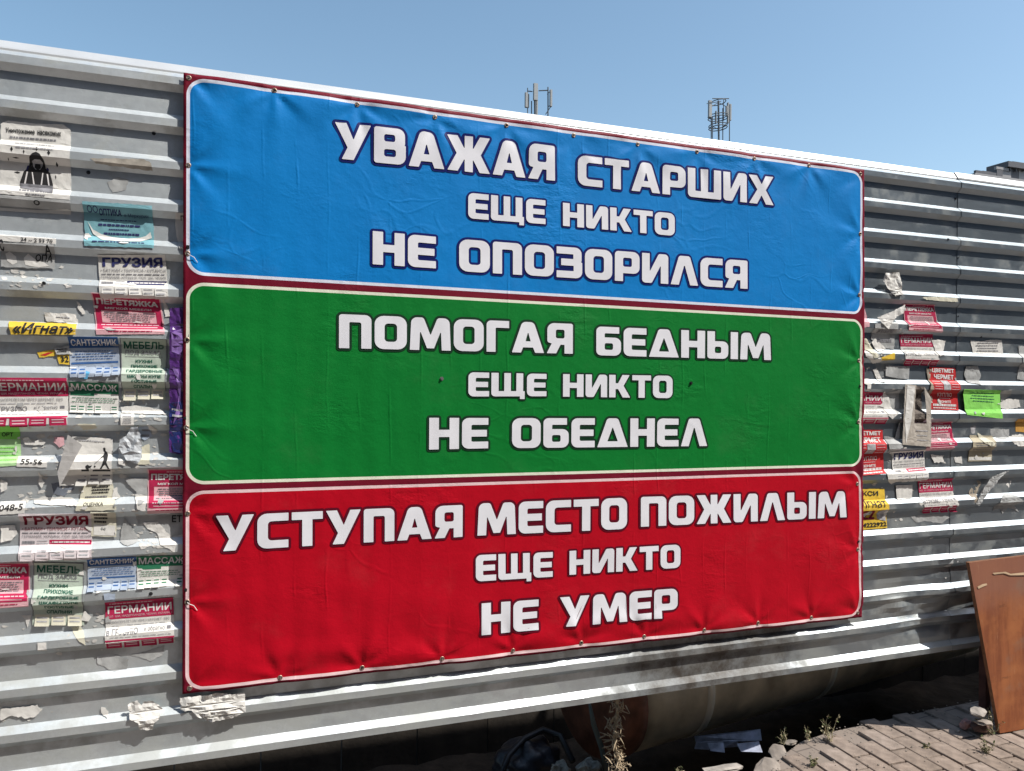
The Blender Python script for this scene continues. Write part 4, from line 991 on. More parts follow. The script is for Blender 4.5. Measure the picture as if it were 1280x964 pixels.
f.rows(GREYINK, .22, .89, .78, .95, 1, fill=.4, name='small_print|b'); f.rows(GREYINK, .38, .955, .68, .99, 1, fill=.5, name='small_print|b'); f.done()
f = Sheet('paper_strip', [(-2, 243), (88, 251.5), (88, 267.5), (-2, 262.5)], GREYP, 'grey strip with a small ring mark hanging directly under the hooded figure poster', 'paper strip', None, off=.0012)
f.poly(PAPER, [(0, .80), (.5, .82), (.95, .62), (1, .7), (1, 1), (0, 1)])
ringp = [(.53+.045*math.cos(a*.6283), .36+.16*math.sin(a*.6283)) for a in range(10)]; f.poly(BLACK, ringp, .0007); f.poly(GREYP, [(.53+.025*math.cos(a*.6283), .36+.09*math.sin(a*.6283)) for a in range(10)], .0013); f.done()
f = flyer([(103.5, 252.5), (190.5, 258), (192.8, 311), (106, 308)], CYANP, 'torn cyan optician flyer with a glasses icon, below the hooded figure poster', rag=.0015, wr=.0008)
f.text(NAVY, 'ОПТИКА', .22, .13, .54, .27, bold=.03); f.text(NAVY, 'в Меркурии', .58, .20, .93, .30, bold=.0)
for cx in (.09, .17): f.poly(NAVY, [(cx+.037*math.cos(a*.6283), .15+.07*math.sin(a*.6283)) for a in range(10)]); f.poly(CYANP, [(cx+.026*math.cos(a*.6283), .15+.05*math.sin(a*.6283)) for a in range(10)], .0012)
f.rows(NAVY, .2, .33, .78, .40, 1, fill=.3); f.rows(NAVY, .15, .44, .82, .52, 1, fill=.6); f.rows(NAVY, .33, .55, .66, .61, 1, fill=.5); f.rows(NAVY, .25, .64, .8, .72, 1, fill=.6)
f.poly(PAPER, [(.05, .42), (.12, .60), (.24, .70), (.40, .76), (.60, .78), (.78, .75), (.88, .70), (.95, .60), (.97, .74), (.8, .84), (.5, .86), (.25, .84), (.12, .70)], .0016); f.rows(NAVY, .1, .85, .9, .92, 1, fill=.4); f.done()
f = Sheet('paper_scrap', [(0, 293.5), (71, 299), (71, 306), (0, 302)], PAPER, 'thin white strip with the digits 2 53 70 near the left frame edge', 'paper scrap', None, rag=.001)
f.text(BLACK, '34 -- 2 53 70', .38, .25, .94, .85, bold=.02); f.done()
f = Sheet('paper_scrap', [(0, 303), (68, 306), (67.5, 335.5), (0, 333)], GREYP, 'grey torn scrap with bold letters ОПА under the strip of digits', 'paper scrap', None, rag=.002, wr=.0008)
f.text(BLACK, 'А', .82, .05, .94, .42, bold=.03); f.text(BLACK, 'ОПА', .64, .42, .96, .72, bold=.03, shear=.1); f.text(BLACK, 'С', .0, -.1, .08, .35, bold=.03)
f.poly(PAPER, [(.08, .45), (.16, .35), (.28, .55), (.30, .80), (.22, .9), (.12, .75)]); f.poly(PAPER, [(.42, .6), (.5, .4), (.62, .62), (.8, .75), (.9, .9), (.7, .97), (.45, .88)]); f.done()
gruzia([(121.5, 318.5), (206.3, 319), (211, 374), (125.5, 372.5)], NAVY, NAVY, PAPER, 'white travel flyer with navy headline ГРУЗИЯ, upper one beside the banner', off=.0036)
reuphol([(114, 366), (200, 373), (206.5, 418), (121, 418.5)], 'crimson furniture flyer ПЕРЕТЯЖКА tucked under the navy headlined travel flyer', off=.0018, wr=.0008)
TAXI = 'yellow taxi flyers'
f = flyer([(11, 401.5), (95.5, 405), (95.5, 418.8), (15, 418.5)], YELLOW, 'torn yellow strip with black slanted word Игнат, left of the crimson furniture flyer', rag=.0015, wr=.0008)
f.text(BLACK, '«Игнат»', .05, .06, .96, .92, bold=.03, shear=.35); f.done()
f = Sheet('paper_scrap', [(54, 390), (94, 392), (96, 405), (58, 402)], PAPER, 'ragged white scrap stuck above the yellow Игнат strip', 'paper scrap', None, rag=.003, wr=.003); f.rows(GREYINK, .3, .3, .8, .6, 1); f.done()
f = Sheet('paper_scrap', [(45, 440), (68, 437), (68, 445), (48, 447)], YELLOW, 'small yellow torn scrap with a red smear, left of the blue plumber flyer', 'paper scrap', None, rag=.002); f.poly(REDINK, [(.1, .6), (.6, .3), (.9, .35), (.4, .8)]); f.done()
f = Sheet('paper_scrap', [(70, 444), (86, 443), (86, 456), (73, 455)], YELLOW, 'yellow torn scrap with the number 32 beside the blue plumber flyer', 'paper scrap', None, rag=.0015); f.text(BLACK, '32', .25, .15, .95, .75, bold=.03); f.done()
f = Sheet('paper_scrap', [(67, 434), (86, 432), (86, 443), (70, 443)], GREYP, 'grey crumpled scrap above the yellow number scrap', 'paper scrap', None, rag=.003, wr=.003); f.rows(BLACK, .1, .2, .9, .8, 2); f.done()
f = santeh([(85, 421), (147.5, 421.5), (150, 469), (87.5, 473)], 'blue plumber flyer САНТЕХНИК with torn bottom, upper one beside the cream furniture flyer')
f = Sheet('paper_scrap', [(98, 462), (113, 465), (110, 474), (100, 473)], mat('sky_blue_paper', (.10, .36, .60), .7), 'bright blue torn corner at the bottom of the upper plumber flyer', 'paper scrap', None, rag=.002)
furniture([(150, 422.5), (208.7, 424), (206.8, 500), (152, 499.5)], 'pale green furniture flyer МЕБЕЛЬ with three tabs, upper one next to the purple film')
massage([(86, 477), (148, 480), (147.5, 517), (86, 515.5)], 'white massage flyer with a green headline, upper one below the plumber flyer')
germania([(-14, 472), (84.3, 472.5), (85.3, 529.5), (-14, 532)], 'crimson and white flyer ГЕРМАНИИ cut by the left frame edge')
f = flyer([(-8, 532), (24, 533), (26, 581.5), (-8, 583)], PALELIME, 'bright green flyer at the left frame edge below the crimson flyer', rag=.0012, wr=.0008)
f.rect(LIME, 0, 0, .99, .34); f.text(BLACK, 'ОРТ', .28, .17, .72, .27, bold=.03); f.rows(LIME, .1, .5, .9, .9, 4, fill=.3); f.done()
f = Sheet('paper_scrap', [(22, 570), (60, 572), (59.5, 584), (22, 583)], PAPER, 'white strip with the digits 55-56 right of the green flyer', 'paper scrap', None, rag=.0008); f.text(BLACK, '55-56', .12, .25, .84, .72, bold=.02); f.done()
f = Sheet('paper_scrap', [(0, 628), (32, 626), (32, 641), (0, 643)], PAPER, 'white strip with the digits 048-5 at the left frame edge', 'paper scrap', None, rag=.001); f.text(BLACK, '048-5', .0, .22, .92, .7, bold=.02); f.done()
# mower flyer
f = flyer([(89, 545), (140.7, 549), (140, 606), (74, 607.5)], PAPER, 'white lawn mowing flyer with the black silhouette of a man pushing a mower', rag=.0008, off=.004, wr=.0008)
f.rows(PALEINK, .1, .03, .9, .12, 1, fill=.3)
f.rect(BLACK, .32, .665, .97, .705)
man = [(.775, .21), (.81, .20), (.835, .225), (.83, .26), (.875, .30), (.90, .36), (.90, .46), (.885, .50), (.92, .58), (.955, .64), (.93, .655), (.90, .61), (.86, .55), (.82, .59), (.79, .655), (.75, .65), (.79, .57), (.81, .50), (.82, .44), (.80, .40), (.755, .425), (.75, .41), (.80, .355), (.815, .30), (.79, .265)]
f.poly(BLACK, man); f.poly(GREYINK, [(.745, .42), (.755, .43), (.61, .585), (.60, .575)])
f.poly(BLACK, [(.46, .63), (.45, .59), (.49, .56), (.54, .585), (.60, .57), (.66, .58), (.67, .60), (.62, .64), (.56, .66), (.50, .665)]); f.tabs(PAPER, .28, .73, 1, 1.0, 3, ink=GREYINK); f.done()
f = Sheet('folded_paper', [(86, 543), (104, 556), (76, 608), (73, 590)], mat('grey_paper_back', (.46, .45, .44), .8, var=.1, bump=.001), 'grey folded back flap lying over the left side of the lawn mowing flyer', 'folded paper', None, off=.0045, wr=.001, rag=.0005, flat=1); f.done()
f = flyer([(104, 606), (140, 604), (146, 637), (95, 638)], CREAM, 'torn cream notice ОЦЕНКА under the lawn mowing flyer', rag=.0015); f.rows(BLACK, .3, .08, .9, .40, 3, fill=.55); f.rows(GREYINK, .1, .44, .85, .58, 1, fill=.5); f.text(BLACK, 'ОЦЕНКА', .16, .70, .68, .84, bold=.02); f.done()
f = flyer([(114, 639), (145, 640), (145, 672), (113, 671)], CREAM, 'grey cream notice with small print right of the maroon headed travel flyer', rag=.001); f.rows(BLACK, .08, .06, .66, .5, 3, fill=.5); f.rect(PAPER, .1, .55, .95, .95); f.done()
gruzia([(24, 641.5), (114, 641.5), (115.3, 699), (24, 699.5)], MAROON, CRIMSON, mat('pinkish_paper', (.70, .63, .65), .75, var=.08, bump=.001), 'pale pink travel flyer with maroon headline ГРУЗИЯ, lower left area', off=.0034)
reuphol([(184.5, 586.5), (262, 587), (258, 641), (184.5, 642.5)], 'crimson furniture flyer ПЕРЕТЯЖКА running behind the left edge of the banner', off=.002)
reuphol([(-44, 703), (36.5, 704), (36.5, 758), (-44, 762)], 'crimson furniture flyer ПЕРЕТЯЖКА cut by the left frame edge, bottom left', off=.002)
furniture([(41, 702.5), (104, 705), (104.5, 783), (39.5, 783)], 'pale green furniture flyer МЕБЕЛЬ, lower one with ragged white paper around it', off=.0025)
santeh([(108.5, 698.5), (170, 695.7), (170, 735), (109, 738.5)], 'blue plumber flyer САНТЕХНИК, lower one joined to the lower massage flyer')
massage([(170.5, 695.7), (232, 694.5), (229, 731), (171, 735.5)], 'white massage flyer with a green headline, lower one touching the banner edge')
germania([(130.7, 753.5), (216.2, 747), (218.6, 803), (132, 809.5)], 'crimson and white flyer ГЕРМАНИИ, lowest flyer left of the banner', off=.0025)
# purple film strip by the banner edge
f = Sheet('plastic_film', [(212.5, 386), (236, 384), (236, 570), (212, 565)], PURPLE, 'crumpled purple and blue plastic film strip hanging beside the left banner edge', 'plastic film', None, off=.002, wr=.006, rag=.002, flat=.8)
f.poly(VIOLET, [(.1, .17), (.7, .14), (.9, .26), (.5, .32), (.1, .30)], .001); f.poly(INDIGO, [(.0, .66), (.9, .62), (1, .99), (.2, .99), (.0, .9)], .0008); f.poly(VIOLET, [(.1, .40), (.45, .42), (.60, .55), (.55, .72), (.2, .80), (.5, .6), (.35, .48)], .0014)
f.rows(PALEINK, .1, .68, .8, .76, 2, o=.002); f.done()
f = flyer([(218.5, 267), (236, 267), (236, 315), (221.5, 313)], PAPER, 'narrow white paper with one black letter behind the banner edge, level with the optician flyer', off=.003, rag=.0006, outline=[(.05, .0), (1, 0), (1, 1), (.2, .95), (0, .6), (-.05, .3)]); f.text(BLACK, 'П', .4, .06, .62, .18, bold=.03); f.done()
# single scraps, left
SC = 'torn paper scraps on the fence'
def scrap(pts, m, label, rag=.002, wr=.0016, off=None, rows=0, lift=None, flat=0.0):
    xs = [p[0] for p in pts]; ys = [p[1] for p in pts]; x0, x1, y0, y1 = min(xs), max(xs), min(ys), max(ys)
    f = Sheet('paper_scrap', [(x0, y0), (x1, y0), (x1, y1), (x0, y1)], m, label, 'paper scrap', SC, rag=rag, wr=wr*.55, off=off, flat=flat, outline=[((x-x0)/(x1-x0), (y-y0)/(y1-y0)) for x, y in pts], lift=lift)
    if rows: f.rows(GREYINK, .15, .15, .85, .85, rows)
    return f.done()
SILVER = mat('silvery_film', (.50, .53, .56), .3, var=.25, scale=30, bump=.004, bscale=40)
scrap([(164, 534), (173, 533), (177, 550), (178, 572), (172, 580), (158, 574), (149, 560), (150, 549), (158, 545)], SILVER, 'silvery crumpled film wad above the furniture flyer at the banner edge', wr=.014, flat=.7)
scrap([(151, 517), (168, 517), (168, 532), (151.5, 532)], PAPER, 'small white printed sticker below the tabs of the upper green furniture flyer', rag=.0005, rows=4)
scrap([(173, 534), (186, 532), (190, 546), (180, 551), (173, 546)], BLUEP, 'small blue-grey torn corner right of the silvery wad', rows=2)
scrap([(184, 530), (196, 537), (195, 541), (186, 537)], PAPER, 'white curled paper tip above the blue-grey torn corner', wr=.004)
scrap([(171, 561), (186, 555), (188, 580), (172, 580)], CREAM, 'cream torn patch right of the foot of the silvery wad')
scrap([(147, 560), (158, 566), (157, 582), (149, 580)], PAPER, 'white torn patch left of the foot of the silvery wad')
scrap([(67, 547), (79, 546), (80, 556), (73, 560), (66, 553)], PINKP, 'small pink and white scrap above the strip of digits 55-56')
scrap([(27, 548), (34, 546), (40, 553), (49, 549), (56, 553), (54, 556), (42, 557), (30, 556)], PAPER, 'wavy white torn strip right of the green flyer top')
scrap([(155, 598), (184, 598), (184, 625), (173, 632), (170, 615), (160, 606)], GREYP, 'grey torn sheet left of the furniture flyer at the banner edge')
scrap([(168, 618), (184, 620), (182, 640), (172, 636)], PAPER, 'white torn patch touching the lower left corner of the banner-edge furniture flyer')
scrap([(141, 612), (146, 609), (148, 622), (140, 625)], PAPER, 'small white torn flake right of the cream ОЦЕНКА notice')
scrap([(178, 654), (197, 653), (206, 664), (221, 679), (219, 690), (200, 680), (196, 668), (184, 662)], PAPER, 'large jagged white scrap between the lower massage flyer and the crimson flyer above', wr=.004)
scrap([(170, 645), (229, 643), (229, 668), (214, 672), (196, 655), (172, 657)], GREYP, 'dark grey film with bold black letters ЕТ at the banner edge', off=.001)
t = Sheet('paper_scrap', [(212, 643), (229, 643), (229, 654), (212, 654)], GREYP, 'corner piece with bold black letters ЕТ cut by the banner edge', 'paper scrap', SC, off=.0022); t.text(BLACK, 'ЕТ', .15, .15, .9, .95, bold=.03); t.done()
scrap([(155, 648), (162, 656), (172, 672), (172, 677), (160, 682), (150, 678), (151, 664)], GREYP, 'faded grey torn patch left of the large jagged white scrap')
scrap([(48, 590), (52, 600), (55, 604), (51, 611), (47, 603)], PAPER, 'small white flake above the maroon headed travel flyer')
scrap([(41, 624), (56, 622), (88, 622), (98, 628), (96, 632), (60, 631), (42, 629)], PAPER, 'long thin white residue strip above the maroon headed travel flyer', rag=.003)
scrap([(0, 658), (18, 657), (21, 668), (14, 676), (0, 679)], PAPER, 'ragged white patch left of the maroon headed travel flyer', wr=.004)
scrap([(0, 600), (7, 602), (8, 612), (0, 616)], PAPER, 'tiny white patch at the frame edge below the green flyer')
scrap([(105, 764), (114, 772), (110, 778), (100, 776), (103, 770)], PAPER, 'white torn wing right of the lower green furniture flyer')
scrap([(88, 785), (100, 784), (106, 795), (108, 806), (98, 799), (90, 790)], CREAM, 'cream torn tail hanging right below the lower green furniture flyer')
scrap([(25, 771), (38, 770), (37, 776), (33, 786), (31, 777)], PAPER, 'white torn wing left of the lower green furniture flyer')
scrap([(48, 802), (59, 802), (59, 813), (48, 813)], PAPER, 'small square white scrap below the lower green furniture flyer', rag=.0006)
scrap([(119, 733), (128, 732), (127, 739), (121, 741)], PAPER, 'little white tail under the lower plumber flyer, left one')
scrap([(130, 741), (144, 741), (144, 753), (131, 753)], BLUEP, 'pale bluish patch between the lower plumber flyer and the lowest crimson flyer')
scrap([(160, 880), (166, 876), (172, 874), (177, 881), (180, 876), (190, 875), (198, 880), (204, 886), (199, 897), (193, 902), (191, 911), (174, 910), (173, 901), (163, 897)], PAPER, 'crumpled white scrap with a tail, second from the banner corner near the fence bottom', wr=.014, flat=.6)
scrap([(126, 885), (131, 886), (135, 891), (134, 898), (129, 896), (126, 892)], PAPER, 'tiny white scrap left of the crumpled white scrap near the fence bottom')
scrap([(0, 888), (15, 886), (30, 885), (46, 882), (51, 888), (44, 897), (30, 900), (14, 896), (0, 902)], PAPER, 'long streaky glue and paper residue at the left frame edge near the bottom', rag=.004)
scrap([(225, 871), (250, 868), (270, 865), (285, 866), (306, 865), (307, 888), (290, 896), (262, 900), (246, 893), (240, 887), (226, 886)], PAPER, 'large crumpled white sheet hanging under the lower left corner of the banner', wr=.016, off=.001, flat=.9)
scrap([(120, 822), (138, 818), (160, 826), (158, 838), (140, 840), (122, 832)], GREYP, 'dull grey tape patch below the lowest crimson flyer', off=.0009)
scrap([(160, 820), (175, 818), (205, 808), (203, 820), (188, 828), (176, 824)], GREYP, 'slate grey film patch under the right end of the lowest crimson flyer', off=.0009)
scrap([(203, 372), (210, 384), (213, 395), (206, 396)], PAPER, 'small white curl right of the upper crimson furniture flyer')
scrap([(95, 376), (100, 380), (106, 392), (102, 393), (96, 384)], PAPER, 'small translucent white curl left of the upper crimson furniture flyer')
scrap([(113, 199), (180, 200), (189, 205), (191, 214), (150, 209), (120, 205)], mat('tan_strip', (.40, .37, .32), .6, var=.3, scale=30), 'tan strip for the stained beige slope of the rib right of the hooded figure poster', off=.0008)  # tan strip added for the stained beige underside of the rib
scrap([(133, 227), (146, 220), (160, 224), (157, 236), (140, 240)], GREYP, 'faint whitish tape mark between the poster and the banner', off=.0006)
scrap([(63, 605), (90, 600), (92, 612), (80, 621), (66, 618)], mat('blue_grey_film', (.16, .18, .22), .5, var=.3), 'dark blue-grey torn film between the green flyer and the ОЦЕНКА notice', off=.0006)
scrap([(150, 509), (170, 507), (200, 512), (208, 518), (170, 517), (152, 516)], PAPER, 'white torn edge under the tabs of the upper green furniture flyer')
scrap([(98, 530), (120, 529), (122, 535), (104, 538)], CREAM, 'small cream patch under the upper massage flyer')

# --- right of the banner
scrap([(1103, 342), (1122, 341), (1123, 352), (1126, 368), (1116, 371), (1108, 362), (1102, 352)], PAPER, 'folded white paper wad on the rib, highest paper right of the banner', wr=.014, off=.002, flat=.9)
scrap([(1108, 362), (1118, 357), (1127, 369), (1112, 370)], GREYINK, 'dark grey stub of paper just under the folded white wad', wr=.004)
scrap([(1150, 372), (1168, 371), (1194, 373), (1195, 378), (1175, 377), (1155, 375)], CREAM, 'thin cream paper strip above the highest crimson flyer', wr=.003, off=.004)
reuphol([(1131, 379.5), (1170, 381), (1177, 416), (1134, 414)], 'crimson furniture flyer ПЕРЕТЯЖКА, highest flyer right of the banner', off=.0025)
germania([(1126, 418), (1168, 418), (1173, 457), (1131, 455.5)], 'crimson and white flyer ГЕРМАНИИ right below the highest crimson flyer', off=.0018)
def metal_buyer(c, label, off):
    f = flyer(c, REDINK, label, rag=.0008, off=off)
    f.text(WHITEINK, 'ЦВЕТМЕТ', .1, .03, .93, .14, bold=.04); f.text(WHITEINK, 'ЧЕРМЕТ', .16, .17, .9, .28, bold=.04)
    for r in range(4): f.rows(PALEPINKINK, .06, .32+r*.06, .34, .35+r*.06, 1, jit=0, fill=.5); f.rows(PALEPINKINK, .68, .32+r*.06, .95, .35+r*.06, 1, jit=0, fill=.5)
    f.rect(PALEINK, .38, .31, .64, .54, .0009); f.text(WHITEINK, 'КУПЛЮ', .26, .60, .78, .69, bold=.0); f.rows(PALEPINKINK, .3, .71, .75, .75, 1)
    f.text(WHITEINK, 'ЗВОНИТЕ', .26, .78, .74, .84, bold=.04); f.rows(WHITEINK, .1, .86, .92, .92, 1, fill=.9, jit=0); f.rows(WHITEINK, .1, .94, .9, .98, 1, fill=.6, jit=0)
    return f.done()
metal_buyer([(1163.5, 458.5), (1196, 460), (1199.8, 513), (1164.5, 511.7)], 'red scrap metal flyer ЦВЕТМЕТ beside the lime green sheet', .005)
scrap([(1160, 460), (1166, 462), (1164, 480), (1167, 500), (1162, 508), (1160, 490), (1162, 475)], BROWNP, 'brown curled edge along the left side of the red scrap metal flyer', wr=.006)
f = flyer([(1202.6, 486.6), (1249, 488), (1250.8, 523.5), (1206, 518.5)], LIME, 'lime green sheet curling off the fence, right of the red scrap metal flyer', off=.002, wr=.0012, flat=.6)
f.rows(DKGREEN, .15, .08, .85, .48, 4, fill=.3); f.done()
germania([(1048, 489), (1106, 491), (1108.8, 528.5), (1048, 529)], 'crimson and white flyer ГЕРМАНИИ half hidden by the right banner edge', off=.0018)
metal_buyer([(1066, 537.5), (1105.6, 537.7), (1107, 591.5), (1068, 595)], 'red scrap metal flyer ЦВЕТМЕТ at the right banner edge', .0025)
gruzia([(1117, 565.3), (1157.7, 561.8), (1159, 600), (1118, 603)], NAVY, CRIMSON, PAPER, 'small white travel flyer with navy headline ГРУЗИЯ right of the banner', off=.0025)
germania([(1149, 600), (1192, 598), (1197, 638), (1154.7, 641)], 'crimson and white flyer ГЕРМАНИИ, lowest flyer right of the banner', off=.002)
reuphol([(1155, 529), (1192, 527), (1195.5, 561.6), (1156, 564)], 'crimson furniture flyer ПЕРЕТЯЖКА partly under the beige torn frame', off=.0016)
f = flyer([(1050, 612), (1107.6, 611.5), (1111, 660.5), (1050, 665)], YELLOW, 'yellow taxi flyer Игнат with number 22 at the right banner edge', off=.003, rag=.001, wr=.0008)
f.text(BLACK, 'ТАКСИ', .28, .05, .85, .17, bold=.03); f.text(BLACK, 'Игнат', .40, .25, .96, .45, bold=.0, shear=.15); f.text(MAROON, '22', .46, .52, .74, .76, bold=.05); f.text(BLACK, '424222922', .35, .84, .99, .95, bold=.04)
f.poly(PALEINK, [(.78, .55), (.97, .5), (.98, .82), (.80, .76)], .0016); f.done()
f = Sheet('torn_frame', [(1127, 480), (1161, 480), (1161, 560), (1125, 558)], BEIGEP, 'beige card torn open like a frame, hanging left of the red scrap metal flyer', 'torn card', None, off=.003, wr=.0015, rag=.0008, flat=1,
          outline=[(.05, 0), (.45, .02), (.42, .25), (.40, .62), (.84, .62), (.80, .28), (.74, .04), (1, .22), (1, .98), (.0, .97)])
f.poly(PAPER, [(.12, .02), (.40, .04), (.36, .3), (.28, .6), (.12, .95), (.06, .6)], .001, name='white_layer'); f.rows(PALEINK, .45, .70, .9, .92, 3, fill=.2); f.done()
scrap([(1141, 482), (1154, 484), (1155, 528), (1140, 528)], mat('brown_mess', (.12, .10, .085), .9, var=.7, scale=90, bump=.004), 'dark brown shredded patch seen through the opening of the beige torn frame', off=.001)
scrap([(1099, 447), (1116, 441), (1116, 450), (1101, 451)], YELLOW, 'small yellow scrap with black digits near the upper right part of the banner edge', rag=.0006)
scrap([(1076, 424), (1084, 423), (1091, 434), (1095, 447), (1090, 448), (1084, 438), (1076, 433)], CREAM, 'curling cream ribbon at the banner edge, upper one', wr=.01)
scrap([(1078, 436), (1086, 440), (1091, 450), (1098, 447), (1104, 451), (1094, 455), (1080, 446)], PAPER, 'curling white ribbon under the cream ribbon at the banner edge', wr=.01)
scrap([(1077, 384), (1083, 386), (1086, 396), (1084, 409), (1077, 410)], PINKP, 'pinkish torn strip at the banner edge above the ribbons', wr=.004)
scrap([(1094, 397), (1112, 390), (1129, 381), (1127, 392), (1118, 396), (1112, 404), (1108, 412), (1100, 405)], PAPER, 'pointed white torn scrap left of the highest crimson flyer', wr=.006, off=.003, flat=.9)
scrap([(1092, 405), (1121, 403), (1120, 437), (1104, 434), (1091, 424)], GREYP, 'grey sheet with a black tick mark under the pointed white scrap', rows=2, off=.002)
scrap([(1091, 428), (1096, 423), (1110, 436), (1098, 440)], PAPER, 'white torn wedge left of the grey sheet with tick mark', wr=.004)
scrap([(1166, 424), (1184, 426), (1180, 443), (1172, 446), (1170, 434)], PAPER, 'translucent white patch at the right end of the upper ГЕРМАНИИ flyer', wr=.004)
f = scrap([(1215, 425.5), (1228, 427), (1240, 424.5), (1254, 425), (1256, 442), (1235, 443), (1218, 441)], PAPER, 'off-white printed scrap alone on the bare ribs at the far right', rows=4)
scrap([(1109, 457), (1139, 458), (1138, 474), (1124, 473), (1109, 470)], GREYP, 'grey tape rectangle under the upper ГЕРМАНИИ flyer', rag=.0005)
scrap([(1209, 458), (1224, 457), (1228, 470), (1224, 481), (1210, 478), (1207, 468)], GREYP, 'round-edged grey scrap above the lime green sheet', wr=.004)
scrap([(1216, 470), (1226, 470), (1226, 479), (1214, 478)], PAPER, 'small white patch at the foot of the round-edged grey scrap')
scrap([(1093, 462), (1098, 460), (1105, 474), (1107, 478), (1100, 478)], PAPER, 'white curl above the banner-edge ГЕРМАНИИ flyer', wr=.006)
scrap([(1076, 474), (1088, 473), (1087, 480), (1086, 489), (1082, 488), (1082, 481), (1076, 479)], PAPER, 'T-shaped white scrap at the banner edge above the half hidden flyer')
scrap([(1106, 489), (1113, 497), (1119, 518), (1113, 524), (1108, 520), (1105, 502)], PAPER, 'white torn strip right of the half hidden ГЕРМАНИИ flyer', wr=.005)
scrap([(1108, 492), (1126, 487), (1127, 512), (1118, 520)], GREYP, 'grey torn sheet between the half hidden flyer and the beige torn frame', off=.001)
scrap([(1106, 589), (1112, 586), (1128, 592), (1127, 599), (1116, 606), (1108, 600)], PAPER, 'ragged white patch between the red flyer at the banner edge and the small travel flyer')
scrap([(1120, 548), (1127, 525), (1126, 560), (1110, 566), (1107, 545)], GREYP, 'grey film right of the red scrap metal flyer at the banner edge')
scrap([(1121.5, 607), (1142.5, 606.5), (1142, 623), (1123, 625)], PAPER, 'square off-white label left of the lowest ГЕРМАНИИ flyer', rag=.0005)
f = flyer([(1214, 544), (1242.5, 545), (1241.5, 576.5), (1212, 577)], mat('tan_paper', (.46, .41, .30), .8, var=.15, bump=.001), 'tan printed sheet below the lime green sheet', rag=.001); f.rows(GREYINK, .1, .25, .9, .6, 4, fill=.35); f.rect(PAPER, .03, .84, .97, .96); f.done()
scrap([(1223, 541), (1227, 543), (1242, 555), (1236, 558), (1226, 553)], CREAM, 'cream folded wing across the top of the tan sheet', wr=.005, off=.006)
scrap([(1216, 533), (1223, 532), (1223, 541), (1216, 543)], PALEINK, 'white stencil-like letter residue left of the tan sheet top')
scrap([(1240, 536), (1264, 537), (1264, 547), (1254, 550), (1241, 545)], GREYP, 'long grey streaky residue right of the tan sheet top', rag=.0025)
scrap([(1263, 545), (1280, 543), (1290, 552), (1288, 560), (1270, 558), (1262, 552)], PAPER, 'ragged white residue at the right frame edge beside the tan sheet', rag=.004, wr=.005)
scrap([(1271, 524), (1290, 523), (1290, 541), (1272, 540)], mat('orange_brown_paper', (.50, .26, .05), .75, var=.3, bump=.001), 'orange-brown scrap at the right frame edge')
scrap([(1250, 505), (1262, 498), (1276, 500), (1278, 509), (1262, 512), (1251, 510)], PAPER, 'ragged white residue right of the lime green sheet', rag=.004)
scrap([(1249, 489), (1262, 487), (1266, 494), (1254, 502)], GREYP, 'grey torn film touching the upper right corner of the lime green sheet')
scrap([(1275, 432), (1290, 434), (1290, 478), (1273, 474), (1276, 455)], GREYP, 'tall grey film cut by the right frame edge')
scrap([(1253, 589), (1258, 588), (1248, 596), (1240, 606), (1230, 618), (1221, 632), (1217, 629), (1226, 610), (1236, 596)], GREYP, 'long curved grey ribbon peeling off right of the lowest ГЕРМАНИИ flyer', wr=.01, off=.002, flat=1)
scrap([(1213, 616), (1224, 600), (1229, 604), (1221, 622), (1216, 632)], BROWNP, 'brown strip along the left of the curved grey ribbon', wr=.005)
scrap([(1261, 602), (1268, 601), (1268, 607), (1264, 611), (1260, 606)], PAPER, 'tiny white chip above the star-shaped grey scrap')
scrap([(1250, 621), (1257, 617), (1268, 619), (1277, 626), (1270, 632), (1276, 641), (1269, 637), (1262, 635), (1255, 643), (1252, 636), (1243, 639), (1246, 630)], GREYP, 'star-shaped pale grey scrap at the far right', rag=.001, wr=.005)
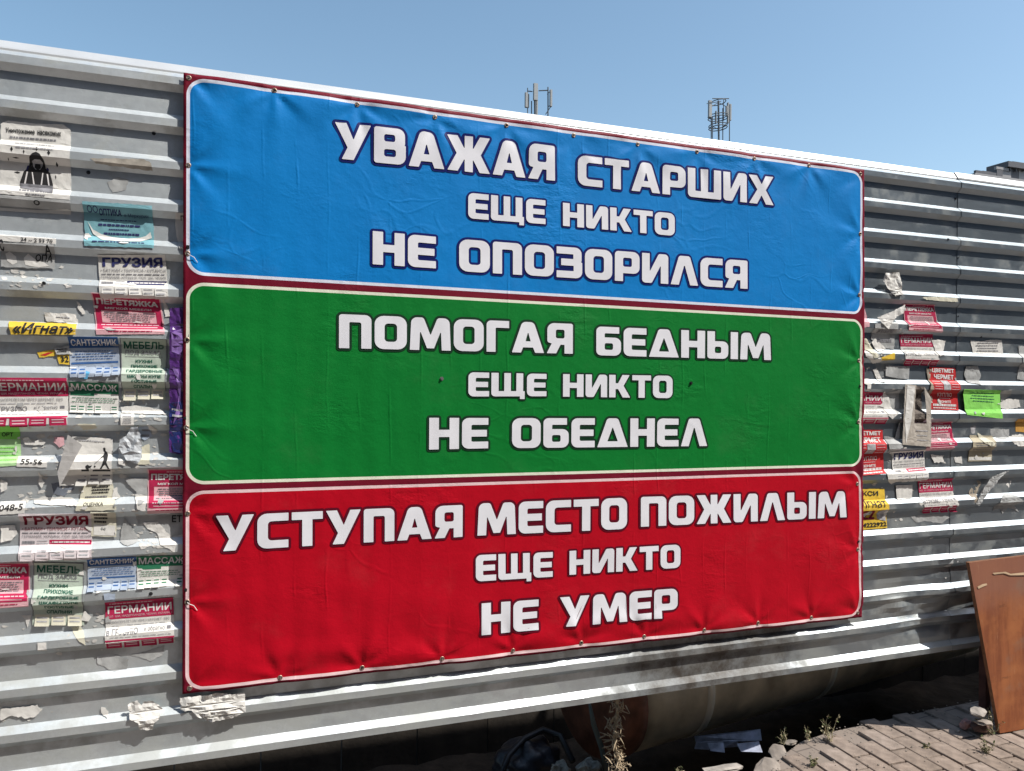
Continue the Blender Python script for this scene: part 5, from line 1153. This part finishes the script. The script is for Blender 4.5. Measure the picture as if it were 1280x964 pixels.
scrap([(1180, 709), (1188, 700), (1201, 684), (1211, 679), (1212, 708)], GREYP, 'translucent triangular tape above the leaning board', off=.0012)
scrap([(1141, 646), (1175, 643), (1190, 647), (1180, 655), (1160, 652), (1148, 654)], GREYP, 'jagged dark film right under the lowest ГЕРМАНИИ flyer', off=.0008)
scrap([(1165, 568), (1180, 570), (1182, 578), (1170, 579)], PAPER, 'white scratch-like residue right of the small travel flyer', rag=.003)
scrap([(1195, 572), (1204, 571), (1205, 580), (1196, 578)], PAPER, 'tiny white residue left of the tan sheet foot', rag=.003)

# smears of old glue and paper pulp, too many to count
def residue(cl, n, seed, name):
    rr = random.Random(seed); V_, F_ = [], []
    for k in range(n):
        cx, cy, sx, sy = rr.choice(cl); x, y = rr.gauss(cx, sx), rr.gauss(cy, sy)
        if 226 < x < 1080: continue
        p = px(x, y, .014); r = rr.uniform(.0012, .006)*rr.choice((.6, 1, 1.5)); m_ = rr.randint(6, 9); a0 = rr.random()*6; q = []
        for i in range(m_):
            a = a0-i*2*math.pi/m_; d = r*rr.uniform(.45, 1.3); q.append((p.x+d*1.7*math.cos(a), p.z+d*math.sin(a)))
        q = [(p.x, p.z)]+q; b = len(V_); V_ += [(a, surf(a, b_)-.0009-rr.uniform(0, .0004), b_) for a, b_ in q]
        F_ += [(b, b+1+i, b+1+(i+1) % m_) for i in range(m_)]
    o = mesh('paper_residue', V_, F_, mat('paper_pulp', (.60, .59, .56), .85, var=.2, scale=40)); tag(o, name, 'paper residue', kind='stuff')
residue([(120, 590, 60, 45), (180, 620, 30, 50), (60, 620, 45, 25), (170, 520, 30, 20), (50, 550, 35, 20), (120, 790, 60, 16), (40, 345, 30, 10), (170, 560, 30, 25), (190, 670, 18, 18), (150, 700, 50, 40), (30, 890, 18, 5)], 520, 3, 'flecks of torn paper and glue left of the banner')
residue([(1120, 470, 30, 40), (1220, 500, 40, 25), (1130, 570, 30, 25), (1240, 545, 25, 10), (1200, 580, 40, 20), (1100, 430, 15, 30), (1180, 640, 50, 25), (1265, 560, 15, 20)], 330, 4, 'flecks of torn paper and glue right of the banner')
